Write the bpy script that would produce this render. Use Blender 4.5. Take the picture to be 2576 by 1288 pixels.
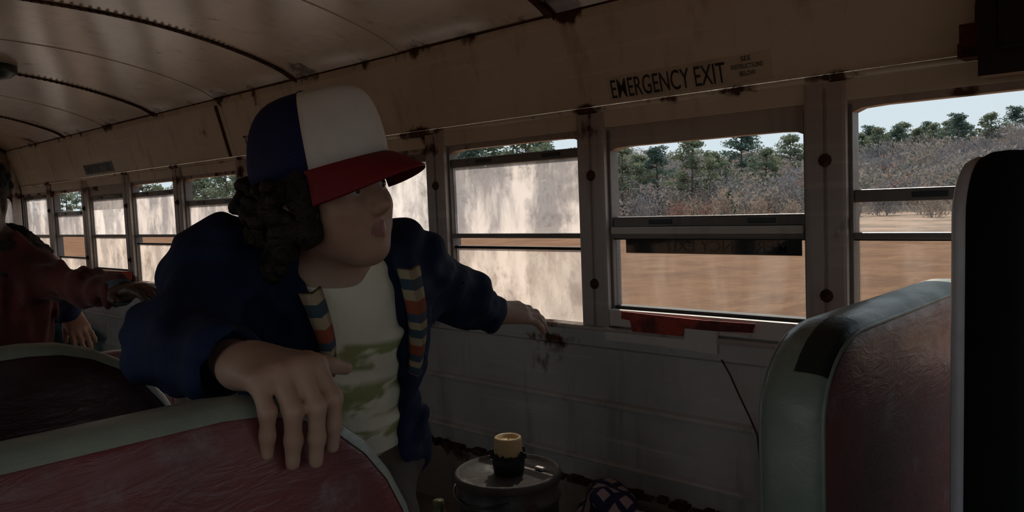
import bpy, bmesh, math, random
import numpy as np
from mathutils import Vector, Matrix

for o in list(bpy.data.objects):
    bpy.data.objects.remove(o, do_unlink=True)
S = bpy.context.scene
COL = S.collection
R = math.radians

# ------------------------------------------------------------------ camera
# world: X runs along the bus (negative = towards its rear), Y across it (window wall at +1.94), Z up, floor z = 0
FPX, CX, CY = 2000.0, 1288.0, 644.0
CAM = np.array([0.0, 0.0, 1.10])


def nrm(v):
    v = np.array(v, float)
    return v / np.linalg.norm(v)


_v1 = nrm((-2128, -51, 2000))
_u = np.array([-0.04, -1.0, -0.06806])
_u = nrm(_u - _v1 * np.dot(_u, _v1))
XC, ZC = -_v1, _u
YC = np.cross(ZC, XC)
M_WC = np.array([XC, YC, ZC])          # world vector = M_WC @ (right, down, forward)

cam_data = bpy.data.cameras.new('camera')
cam = bpy.data.objects.new('camera', cam_data)
COL.objects.link(cam)
cam_data.sensor_width = 36.0
cam_data.lens = FPX / 2576.0 * 36.0
cam_data.clip_start = 0.02
cam_data.clip_end = 2000
_r, _d, _f = M_WC[:, 0], M_WC[:, 1], M_WC[:, 2]
mw = Matrix.Identity(4)
for i in range(3):
    mw[i][0], mw[i][1], mw[i][2], mw[i][3] = _r[i], -_d[i], -_f[i], CAM[i]
cam.matrix_world = mw
S.camera = cam

# ------------------------------------------------------------------ sky, sun, exposure
world = bpy.data.worlds.new('sky')
S.world = world
world.use_nodes = True
wn = world.node_tree
wn.nodes.clear()
wo = wn.nodes.new('ShaderNodeOutputWorld')
wb = wn.nodes.new('ShaderNodeBackground')
wr = wn.nodes.new('ShaderNodeValToRGB')
wt = wn.nodes.new('ShaderNodeTexCoord')
wx = wn.nodes.new('ShaderNodeSeparateXYZ')
wn.links.new(wt.outputs['Generated'], wx.inputs[0])
wn.links.new(wx.outputs['Z'], wr.inputs[0])
wr.color_ramp.elements[0].position = 0.0
wr.color_ramp.elements[0].color = (0.58, 0.665, 0.71, 1)
wr.color_ramp.elements[1].position = 0.9
wr.color_ramp.elements[1].color = (0.47, 0.58, 0.70, 1)
wn.links.new(wr.outputs[0], wb.inputs[0])
wb.inputs[1].default_value = 1.0
wn.links.new(wb.outputs[0], wo.inputs[0])

sun_data = bpy.data.lights.new('sun', 'SUN')
sun_data.energy = 5.0
sun_data.angle = R(0.6)
sun_data.color = (1.0, 0.90, 0.78)
sun = bpy.data.objects.new('sun', sun_data)
COL.objects.link(sun)
sun.rotation_euler = Vector((0.30, -0.58, -0.76)).to_track_quat('-Z', 'Y').to_euler()
sun.location = (-10, 30, 30)

S.view_settings.view_transform = 'Standard'
S.view_settings.look = 'None'
S.view_settings.gamma = 1.0
S.view_settings.use_curve_mapping = False
S.view_settings.exposure = 0.22


# ------------------------------------------------------------------ helpers
def at(px, py, z):
    """point seen at a photo pixel at depth z (metres along the view axis)"""
    return CAM + M_WC @ np.array([(px - CX) / FPX * z, (py - CY) / FPX * z, z])


def at_y(px, py, y):
    d = M_WC @ np.array([(px - CX) / FPX, (py - CY) / FPX, 1.0])
    return CAM + d * ((y - CAM[1]) / d[1])


def cdir(x, y, z):
    return nrm(M_WC @ np.array([x, y, z], float))


def tag(o, label=None, cat=None, group=None, kind=None):
    if label: o['label'] = label
    if cat: o['category'] = cat
    if group: o['group'] = group
    if kind: o['kind'] = kind
    return o


def empty(name, loc, rz=0.0):
    o = bpy.data.objects.new(name, None)
    o.empty_display_size = 0.1
    COL.objects.link(o)
    o.location = tuple(loc)
    o.rotation_euler = (0, 0, rz)
    return o


def wloc(o):
    p = np.array(o.location, float)
    while o.parent is not None:
        o = o.parent
        p = p + np.array(o.location, float)
    return p


def link_mesh(name, verts, faces, mats, parent=None, smooth=False, mi=None, local=False):
    """verts in world space unless local; parented meshes are moved into the parent's frame (parents are unrotated)"""
    verts = np.asarray(verts, float)
    me = bpy.data.meshes.new(name)
    if parent is not None and not local:
        verts = verts - wloc(parent)
    me.from_pydata(verts.tolist(), [], [tuple(f) for f in faces])
    if not isinstance(mats, (list, tuple)): mats = [mats]
    for m in mats: me.materials.append(m)
    if mi is not None:
        me.polygons.foreach_set('material_index', np.asarray(mi, dtype=np.int32))
    if smooth:
        me.polygons.foreach_set('use_smooth', np.ones(len(me.polygons), dtype=bool))
    me.update()
    o = bpy.data.objects.new(name, me)
    COL.objects.link(o)
    if parent is not None: o.parent = parent
    return o


class MB:
    def __init__(s):
        s.v, s.f, s.m = [], [], []

    def add(s, vs, fs, m=0):
        b = len(s.v)
        s.v += [tuple(map(float, p)) for p in vs]
        s.f += [tuple(b + i for i in f) for f in fs]
        s.m += [m] * len(fs)

    def box(s, x0, x1, y0, y1, z0, z1, m=0):
        s.add([(x0, y0, z0), (x1, y0, z0), (x1, y1, z0), (x0, y1, z0), (x0, y0, z1), (x1, y0, z1), (x1, y1, z1), (x0, y1, z1)],
              [(0, 3, 2, 1), (4, 5, 6, 7), (0, 1, 5, 4), (1, 2, 6, 5), (2, 3, 7, 6), (3, 0, 4, 7)], m)

    def cbox(s, x0, x1, y0, y1, z0, z1, c=0.003, m=0):
        """box with chamfered long edges (bevel of c)"""
        bm = bmesh.new()
        bmesh.ops.create_cube(bm, size=1)
        for v in bm.verts:
            v.co = Vector(((x0 + x1) / 2 + v.co.x * (x1 - x0), (y0 + y1) / 2 + v.co.y * (y1 - y0), (z0 + z1) / 2 + v.co.z * (z1 - z0)))
        bmesh.ops.bevel(bm, geom=list(bm.edges), offset=c, segments=2, affect='EDGES', profile=0.5)
        bm.verts.index_update()
        s.add([v.co for v in bm.verts], [[v.index for v in f.verts] for f in bm.faces], m)
        bm.free()

    def tube(s, pts, radii, n=8, m=0, caps=True):
        pts = [np.array(p, float) for p in pts]
        if not hasattr(radii, '__len__'): radii = [radii] * len(pts)
        vs, fs = [], []
        ref = None
        for i, p in enumerate(pts):
            d = nrm(pts[min(i + 1, len(pts) - 1)] - pts[max(i - 1, 0)])
            if ref is None:
                ref = np.array([0, 0, 1.0]) if abs(d[2]) < 0.9 else np.array([1.0, 0, 0])
            a = nrm(np.cross(d, ref)); b = np.cross(d, a)
            ref = -np.cross(d, a) if False else ref
            for k in range(n):
                t = 2 * math.pi * k / n
                vs.append(p + radii[i] * (math.cos(t) * a + math.sin(t) * b))
        for i in range(len(pts) - 1):
            for k in range(n):
                k2 = (k + 1) % n
                fs.append((i * n + k, i * n + k2, (i + 1) * n + k2, (i + 1) * n + k))
        if caps:
            fs.append(tuple(range(n))[::-1]); fs.append(tuple((len(pts) - 1) * n + k for k in range(n)))
        s.add(vs, fs, m)

    def lathe(s, c, prof, n=24, m=0, cap0=False, cap1=False):
        vs, fs = [], []
        for (r, z) in prof:
            for k in range(n):
                t = 2 * math.pi * k / n
                vs.append((c[0] + r * math.cos(t), c[1] + r * math.sin(t), c[2] + z))
        for i in range(len(prof) - 1):
            for k in range(n):
                k2 = (k + 1) % n
                fs.append((i * n + k, i * n + k2, (i + 1) * n + k2, (i + 1) * n + k))
        if cap0: fs.append(tuple(range(n))[::-1])
        if cap1: fs.append(tuple((len(prof) - 1) * n + k for k in range(n)))
        s.add(vs, fs, m)

    def extrude(s, prof, x0, x1, m=0):
        """closed (y,z) profile extruded along X"""
        n = len(prof)
        vs = [(x0, y, z) for y, z in prof] + [(x1, y, z) for y, z in prof]
        fs = [(i, (i + 1) % n, n + (i + 1) % n, n + i) for i in range(n)]
        fs += [tuple(range(n))[::-1], tuple(range(n, 2 * n))]
        s.add(vs, fs, m)

    def build(s, name, mats, parent=None, smooth=False, local=False):
        return link_mesh(name, s.v, s.f, mats, parent, smooth, s.m, local)


def fix_normals(o):
    bm = bmesh.new(); bm.from_mesh(o.data)
    bmesh.ops.recalc_face_normals(bm, faces=list(bm.faces))
    bm.to_mesh(o.data); bm.free()
    return o


# ------------------------------------------------------------------ materials
class NT:
    def __init__(s, name):
        s.mat = bpy.data.materials.new(name)
        s.mat.use_nodes = True
        s.t = s.mat.node_tree
        s.t.nodes.clear()
        s.out = s.n('ShaderNodeOutputMaterial')

    def n(s, typ, **kw):
        nd = s.t.nodes.new(typ)
        for k, v in kw.items(): setattr(nd, k, v)
        return nd

    def l(s, a, b): s.t.links.new(a, b)

    def math(s, op, a, b=None, c=None, clamp=False):
        nd = s.n('ShaderNodeMath', operation=op); nd.use_clamp = clamp
        for i, v in enumerate((a, b, c)):
            if v is None: continue
            if isinstance(v, (int, float)): nd.inputs[i].default_value = v
            else: s.l(v, nd.inputs[i])
        return nd.outputs[0]

    def noise(s, vec, scale, detail=4, rough=0.55, dist=0.0):
        nd = s.n('ShaderNodeTexNoise')
        nd.inputs['Scale'].default_value = scale
        nd.inputs['Detail'].default_value = detail
        nd.inputs['Roughness'].default_value = rough
        nd.inputs['Distortion'].default_value = dist
        s.l(vec, nd.inputs['Vector'])
        return nd.outputs['Fac']

    def ramp(s, fac, lo, hi, a=0.0, b=1.0):
        nd = s.n('ShaderNodeMapRange'); nd.interpolation_type = 'SMOOTHSTEP'
        s.l(fac, nd.inputs[0])
        for i, v in enumerate((lo, hi, a, b)): nd.inputs[1 + i].default_value = v
        return nd.outputs[0]

    def mix(s, fac, a, b):
        nd = s.n('ShaderNodeMix', data_type='RGBA')
        if isinstance(fac, (int, float)): nd.inputs[0].default_value = fac
        else: s.l(fac, nd.inputs[0])
        for i, v in ((6, a), (7, b)):
            if isinstance(v, (tuple, list)): nd.inputs[i].default_value = (*v[:3], 1)
            else: s.l(v, nd.inputs[i])
        return nd.outputs[2]

    def mapping(s, vec, scale=(1, 1, 1), loc=(0, 0, 0)):
        nd = s.n('ShaderNodeMapping')
        nd.inputs['Scale'].default_value = scale
        nd.inputs['Location'].default_value = loc
        s.l(vec, nd.inputs['Vector'])
        return nd.outputs[0]

    def pos(s): return s.n('ShaderNodeNewGeometry').outputs['Position']

    def obj(s): return s.n('ShaderNodeTexCoord').outputs['Object']

    def xyz(s, vec):
        nd = s.n('ShaderNodeSeparateXYZ'); s.l(vec, nd.inputs[0])
        return nd.outputs

    def bsdf(s, col, rough=0.6, metal=0.0, spec=0.5, height=None, bump=0.3, dist=0.01, sheen=0.0, sss=0.0, coat=0.0, coat_r=0.2):
        b = s.n('ShaderNodeBsdfPrincipled')
        if isinstance(col, (tuple, list)): b.inputs['Base Color'].default_value = (*col[:3], 1)
        else: s.l(col, b.inputs['Base Color'])
        if isinstance(rough, (int, float)): b.inputs['Roughness'].default_value = rough
        else: s.l(rough, b.inputs['Roughness'])
        b.inputs['Metallic'].default_value = metal
        b.inputs['Specular IOR Level'].default_value = spec
        b.inputs['Sheen Weight'].default_value = sheen
        b.inputs['Subsurface Weight'].default_value = sss
        if sss: b.inputs['Subsurface Radius'].default_value = (0.01, 0.004, 0.002)
        b.inputs['Coat Weight'].default_value = coat
        b.inputs['Coat Roughness'].default_value = coat_r
        if height is not None:
            bp = s.n('ShaderNodeBump')
            bp.inputs['Strength'].default_value = bump
            bp.inputs['Distance'].default_value = dist
            s.l(height, bp.inputs['Height'])
            s.l(bp.outputs[0], b.inputs['Normal'])
        s.l(b.outputs[0], s.out.inputs[0])
        return b


def simple(name, c1, c2=None, scale=8.0, rough=0.6, bump=0.2, bscale=None, spec=0.4, metal=0.0, lo=0.35, hi=0.65, stretch=(1, 1, 1), sheen=0.0, sss=0.0, dist=0.01, coat=0.0):
    t = NT(name)
    v = t.mapping(t.obj(), stretch)
    nz = t.noise(v, scale, 5)
    col = t.mix(t.ramp(nz, lo, hi), c1, c2 if c2 else tuple(x * 0.7 for x in c1))
    h = t.noise(v, bscale or scale * 4, 4)
    t.bsdf(col, rough, metal, spec, h, bump, dist, sheen, sss, coat)
    return t.mat


RIB0, BAY = -0.06, 0.71
RUST1, RUST2 = (0.10, 0.032, 0.010), (0.045, 0.018, 0.008)


def painted(name, c1, c2, rough=0.45, zseams=(), rust=0.62, ribboost=0.16, stain=0.5, coat=0.0, spec=0.4):
    """old enamel on sheet steel: grime clouds, vertical drips, rust that gathers along seams and bay joints"""
    t = NT(name)
    p = t.pos()
    big = t.noise(p, 2.2, 5)
    col = t.mix(t.ramp(big, 0.3, 0.7), c1, c2)
    drip = t.noise(t.mapping(p, (9, 9, 0.9)), 1.6, 4)
    col = t.mix(t.math('MULTIPLY', t.ramp(drip, 0.52, 0.75), stain), col, tuple(x * 0.5 for x in c2))
    scuff = t.noise(t.mapping(p, (0.8, 1, 14)), 2.5, 3)
    col = t.mix(t.math('MULTIPLY', t.ramp(scuff, 0.56, 0.72), 0.3), col, tuple(min(1, x * 1.25) for x in c1))
    x, y, z = t.xyz(p)
    boost = None
    for zs, w in zseams:
        dz = t.math('ABSOLUTE', t.math('SUBTRACT', z, zs))
        bz = t.ramp(dz, 0.0, w, 0.13, 0.0)
        fx = t.math('PINGPONG', t.math('ADD', t.math('DIVIDE', t.math('SUBTRACT', x, RIB0), BAY), 200.0), 0.5)
        bx = t.ramp(fx, 0.0, 0.16, ribboost, 0.0)
        b = t.math('ADD', bz, t.math('MULTIPLY', bx, t.ramp(dz, 0.0, w * 3.2, 1.0, 0.0)))
        boost = b if boost is None else t.math('MAXIMUM', boost, b)
    rn = t.noise(t.mapping(p, (1, 1, 0.6)), 7.0, 7, 0.62)
    if boost is not None: rn = t.math('ADD', rn, boost)
    rm = t.ramp(rn, rust, rust + 0.1)
    rc = t.mix(t.ramp(t.noise(p, 30, 4), 0.35, 0.65), RUST1, RUST2)
    col = t.mix(rm, col, rc)
    h = t.math('ADD', t.noise(p, 5, 4), t.math('MULTIPLY', t.noise(p, 60, 3), 0.12))
    rr = t.math('ADD', t.math('MULTIPLY', rm, 0.4), rough)
    t.bsdf(col, rr, 0, spec, h, 0.35, 0.02, coat=coat, coat_r=0.2)
    return t.mat


def dirty_glass(name, c1, c2, seed=0.0, thin=0.12, clear=False, streaky=1.0):
    t = NT(name)
    p = t.mapping(t.pos(), (1, 1, 1), (seed, seed * 1.7, 0))
    n1 = t.noise(t.mapping(p, (6, 6, 1.6)), 1.3, 6, 0.6)
    n2 = t.noise(t.mapping(p, (3, 3, 2.2)), 2.6, 6, 0.65, 0.6)
    n3 = t.noise(t.mapping(p, (30, 30, 16)), 2.0, 3)
    blot = t.math('ADD', t.math('MULTIPLY', n1, 0.6), t.math('MULTIPLY', n2, 0.4))
    col = t.mix(t.ramp(blot, 0.40, 0.56), c1, c2)
    col = t.mix(t.math('MULTIPLY', t.ramp(t.noise(p, 3.3, 5, 0.6), 0.56, 0.66), 0.55), col, tuple(x * 0.45 for x in c2))
    tr = t.n('ShaderNodeBsdfTranslucent'); t.l(col, tr.inputs[0])
    df = t.n('ShaderNodeBsdfDiffuse'); t.l(col, df.inputs[0])
    m1 = t.n('ShaderNodeMixShader'); m1.inputs[0].default_value = 0.12
    t.l(tr.outputs[0], m1.inputs[1]); t.l(df.outputs[0], m1.inputs[2])
    tp = t.n('ShaderNodeBsdfTransparent'); tp.inputs[0].default_value = (0.93, 0.95, 0.95, 1)
    fac = t.math('ADD', t.ramp(t.math('ADD', t.math('MULTIPLY', n2, 0.7), t.math('MULTIPLY', n3, 0.3)), 0.50, 0.72, 0.0, 0.5), thin, clamp=True)
    m2 = t.n('ShaderNodeMixShader'); t.l(fac, m2.inputs[0])
    t.l(m1.outputs[0], m2.inputs[1]); t.l(tp.outputs[0], m2.inputs[2])
    gl = t.n('ShaderNodeBsdfGlossy'); gl.inputs['Roughness'].default_value = 0.12
    m3 = t.n('ShaderNodeMixShader'); m3.inputs[0].default_value = 0.03
    t.l(m2.outputs[0], m3.inputs[1]); t.l(gl.outputs[0], m3.inputs[2])
    t.l(m3.outputs[0], t.out.inputs[0])
    return t.mat


def clear_glass(name, dust=0.05):
    t = NT(name)
    tp = t.n('ShaderNodeBsdfTransparent'); tp.inputs[0].default_value = (0.95, 0.97, 0.97, 1)
    tr = t.n('ShaderNodeBsdfTranslucent'); tr.inputs[0].default_value = (0.7, 0.66, 0.62, 1)
    n = t.noise(t.mapping(t.pos(), (7, 7, 2)), 2.0, 5)
    m = t.n('ShaderNodeMixShader'); t.l(t.ramp(n, 0.4, 0.75, dust * 0.4, dust * 2), m.inputs[0])
    t.l(tp.outputs[0], m.inputs[1]); t.l(tr.outputs[0], m.inputs[2])
    gl = t.n('ShaderNodeBsdfGlossy'); gl.inputs['Roughness'].default_value = 0.03
    m3 = t.n('ShaderNodeMixShader'); m3.inputs[0].default_value = 0.04
    t.l(m.outputs[0], m3.inputs[1]); t.l(gl.outputs[0], m3.inputs[2])
    t.l(m3.outputs[0], t.out.inputs[0])
    return t.mat


CREAM1, CREAM2 = (0.72, 0.655, 0.545), (0.60, 0.54, 0.44)
mat = {}
mat['ceiling'] = painted('ceiling_enamel', (0.58, 0.475, 0.36), (0.47, 0.38, 0.285), 0.4, ((1.655, 0.05),), 0.66, 0.15, 0.4, coat=0.9)
mat['cove'] = painted('cove_enamel', CREAM1, CREAM2, 0.42, ((1.65, 0.05), (1.365, 0.03)), 0.66, 0.14, 0.5)
mat['wall'] = painted('wall_grey_enamel', (0.52, 0.50, 0.475), (0.36, 0.35, 0.335), 0.5, ((0.66, 0.04), (0.21, 0.05)), 0.70, 0.08, 0.55)
mat['post'] = painted('post_steel', (0.48, 0.42, 0.385), (0.36, 0.31, 0.28), 0.4, ((1.30, 0.05), (0.72, 0.05)), 0.66, 0.08, 0.6)
mat['rail'] = painted('sash_metal', (0.20, 0.18, 0.165), (0.13, 0.115, 0.10), 0.38, (), 0.72, 0, 0.5)
mat['base'] = painted('base_brown', (0.27, 0.22, 0.18), (0.18, 0.145, 0.115), 0.6, ((0.2, 0.06),), 0.64, 0.05, 0.5)
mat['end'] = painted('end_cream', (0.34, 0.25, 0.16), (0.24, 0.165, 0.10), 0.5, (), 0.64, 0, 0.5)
mat['rust'] = simple('rust', (0.10, 0.035, 0.012), (0.025, 0.012, 0.008), 25, 0.9, 0.8)
mat['rubber'] = simple('black_rubber', (0.012, 0.011, 0.011), (0.02, 0.018, 0.016), 20, 0.7, 0.2)
mat['plate'] = painted('primer_plate', (0.66, 0.61, 0.56), (0.55, 0.50, 0.45), 0.5, (), 0.70, 0, 0.3)
mat['orange'] = simple('orange_red_decal', (0.42, 0.045, 0.02), (0.10, 0.012, 0.008), 14, 0.5, 0.2, lo=0.42, hi=0.62)
mat['sign'] = simple('sign_plate', (0.62, 0.56, 0.46), (0.50, 0.44, 0.36), 10, 0.5, 0.1)
mat['ink'] = simple('black_ink', (0.012, 0.014, 0.014), (0.03, 0.03, 0.028), 40, 0.5, 0.05)
mat['black_box'] = simple('black_metal', (0.006, 0.006, 0.007), (0.010, 0.010, 0.011), 9, 0.5, 0.1)
mat['black_edge'] = simple('dark_green_metal', (0.03, 0.05, 0.045), (0.02, 0.03, 0.03), 9, 0.4, 0.1)
mat['floor'] = simple('floor_bounce_rubber', (0.22, 0.185, 0.155), (0.13, 0.11, 0.095), 5, 0.7, 0.4)  # floor colour lightened to bounce sunlight up into the cabin
GL = [dirty_glass('dirty_glass', ((0.80, 0.72, 0.67), (0.92, 0.86, 0.81), (0.78, 0.70, 0.65), (0.76, 0.68, 0.64))[i], ((0.34, 0.315, 0.315), (0.50, 0.46, 0.45), (0.36, 0.33, 0.33), (0.34, 0.315, 0.315))[i], i * 3.1) for i in range(4)]
GLL = [dirty_glass('dirty_glass_low', (0.76, 0.66, 0.58), (0.46, 0.39, 0.345), 9 + i * 2.3, 0.06) for i in range(4)]
GRAYG = dirty_glass('grey_glass', (0.40, 0.36, 0.34), (0.28, 0.25, 0.24), 4.0, 0.1)
CLEAR = clear_glass('clear_glass')


def vinyl(name, c1, c2, c3, wr=1.0):
    t = NT(name)
    p = t.obj()
    n = t.noise(p, 5, 5)
    col = t.mix(t.ramp(n, 0.35, 0.65), c1, c2)
    ch = t.noise(p, 9, 6, 0.65)
    col = t.mix(t.math('MULTIPLY', t.ramp(ch, 0.55, 0.7), 0.65), col, c3)  # greyish blotches, mixed in strongly to stand for sheen on the vinyl
    w = t.noise(t.mapping(p, (6, 2.2, 9)), 5, 5, 0.6, 1.6)
    f = t.noise(p, 120, 2)
    h = t.math('ADD', w, t.math('MULTIPLY', f, 0.15))
    t.bsdf(col, t.ramp(ch, 0.4, 0.7, 0.30, 0.5), 0, 0.5, h, 0.25 * wr, 0.010)
    return t.mat


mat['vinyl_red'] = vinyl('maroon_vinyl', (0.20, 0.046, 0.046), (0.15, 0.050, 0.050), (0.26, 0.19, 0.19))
mat['vinyl_lit'] = vinyl('lit_rose_vinyl', (0.34, 0.125, 0.12), (0.26, 0.13, 0.13), (0.44, 0.36, 0.36))  # paler copy of the maroon vinyl, brighter light put into its colour
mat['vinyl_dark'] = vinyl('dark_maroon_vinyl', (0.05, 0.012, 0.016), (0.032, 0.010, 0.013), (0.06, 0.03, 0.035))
mat['vinyl_pink'] = vinyl('sunlit_maroon_vinyl', (0.26, 0.14, 0.14), (0.20, 0.10, 0.10), (0.34, 0.26, 0.25))  # maroon vinyl turned pink to paint sunlight on the third seat
mat['vinyl_green'] = vinyl('grey_green_vinyl', (0.29, 0.31, 0.25), (0.21, 0.24, 0.195), (0.36, 0.355, 0.30), 0.6)
mat['vinyl_patch'] = vinyl('dark_green_vinyl', (0.018, 0.032, 0.026), (0.012, 0.022, 0.018), (0.03, 0.045, 0.04), 0.6)
mat['vinyl_black'] = simple('black_cloth', (0.0045, 0.0045, 0.006), (0.003, 0.003, 0.0045), 12, 0.85, 0.15, 60, 0.15)
mat['grey_edge'] = vinyl('grey_woven_edge', (0.50, 0.47, 0.49), (0.38, 0.36, 0.38), (0.56, 0.53, 0.55), 0.5)
mat['steel'] = simple('seat_steel', (0.10, 0.10, 0.10), (0.06, 0.05, 0.045), 14, 0.45, 0.2, metal=0.6)

# ------------------------------------------------------------------ the bus shell
YW = 1.94
YCEN = 0.79
XR, XF = -7.16, 1.44  # front end pulled in so its windshield adds fill light
POSTS = [RIB0 - BAY * k for k in range(11)]          # 0 .. 10 towards the rear
FPOSTS = [RIB0 + BAY * k for k in range(1, 4)]
ZT, ZB, ZM = 1.292, 0.71, 0.986


def mir(side, y): return y if side > 0 else 2 * YCEN - y


fl = MB()
fl.box(XR - 0.05, XF + 0.05, mir(-1, YW) - 0.06, YW + 0.06, -0.06, 0.0)
floor = tag(fl.build('floor', mat['floor']), 'dark worn rubber bus floor', kind='structure')

# ceiling: arched panels, one per bay, with strap ribs
PROF = [(1.08, 1.65), (1.02, 1.687), (0.94, 1.715), (0.84, 1.745), (0.68, 1.782), (0.47, 1.816), (0.25, 1.832), (0.0, 1.838)]
_pa = np.array(PROF)
for _ in range(2):   # round the arch off
    _q = np.vstack([_pa[:1], np.repeat(_pa, 2, 0)[1:-1], _pa[-1:]])
    _n = [_pa[0]]
    for _i in range(len(_pa) - 1):
        _n += [0.75 * _pa[_i] + 0.25 * _pa[_i + 1], 0.25 * _pa[_i] + 0.75 * _pa[_i + 1]]
    _pa = np.array(_n + [_pa[-1]])
PROF = [tuple(v) for v in _pa]
PROF = [(YCEN + a, z) for a, z in PROF] + [(YCEN - a, z) for a, z in PROF[-2::-1]]


def arch(x0, x1, drop, th, y_lo=None):
    n = len(PROF)
    lo = [(y, z - drop) for y, z in PROF]
    hi = [(YCEN + (y - YCEN) * (1 + th * 0.9), z + th - drop) for y, z in PROF]
    mb = MB()
    vs = [(x0, y, z) for y, z in lo] + [(x1, y, z) for y, z in lo] + [(x0, y, z) for y, z in hi] + [(x1, y, z) for y, z in hi]
    fs = []
    mb.add(vs[:2 * n], [(i, i + 1, n + i + 1, n + i) for i in range(n - 1)])
    for i in range(n - 1):
        fs += [(2 * n + i, 2 * n + i + 1, 3 * n + i + 1, 3 * n + i),
               (i, i + 1, 2 * n + i + 1, 2 * n + i), (n + i, 3 * n + i, 3 * n + i + 1, n + i + 1)]
    fs += [(0, 2 * n, 3 * n, n), (n - 1, 2 * n - 1, 4 * n - 1, 3 * n - 1)]
    mb.add(vs, fs)
    return mb


ceiling = fix_normals(arch(XR - 0.05, XF + 0.05, -0.018, 0.04).build('ceiling', mat['ceiling']))
tag(ceiling, 'arched cream metal ceiling with rusty seams', kind='structure')
RIBX = [p - 0.085 for p in FPOSTS[::-1] + POSTS]
edges = [XF + 0.04] + RIBX[:-1] + [XR]
for i in range(len(edges) - 1):
    o = (arch(edges[i + 1] - 0.004, edges[i] - 0.0005, 0.0 + (0.003 if i % 2 else 0.0), 0.017).build('ceiling_panel', mat['ceiling'], ceiling))
    for p in list(o.data.polygons)[:len(PROF) - 1]:
        p.use_smooth = True
dark_ribs = [POSTS[k] - 0.085 for k in (0, 2, 4, 6, 8)]
for x in dark_ribs:
    st = fix_normals(arch(x - 0.013, x + 0.013, 0.008, 0.0055).build('rib_strap', mat['rust'], ceiling))
    rv = MB()
    for i in range(len(PROF) - 1):
        (ya, za), (yb, zb) = PROF[i], PROF[i + 1]
        for q in (0.0, 0.5):
            y, z = ya + (yb - ya) * q, za + (zb - za) * q
            rv.lathe((x + 0.017, y, z - 0.013), [(0.002, -0.003), (0.006, 0), (0.007, 0.006)], 6, cap0=True)
    rv.build('rivet_row', mat['rust'], st)

dl = empty('dome_light', (-4.26, 1.10, 1.79))
m = MB(); m.lathe((-4.26, 1.10, 1.79), [(0.085, 0.03), (0.085, 0.0), (0.075, -0.008)], 24, cap0=True); m.build('rim', mat['black_edge'], dl, True)
m = MB(); m.lathe((-4.26, 1.10, 1.79), [(0.075, -0.006), (0.06, -0.022), (0.03, -0.030), (0.001, -0.032)], 24); m.build('lens', mat['black_edge'], dl, True)
tag(dl, 'round dark unlit dome light on the arched bus ceiling', 'light')


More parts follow.
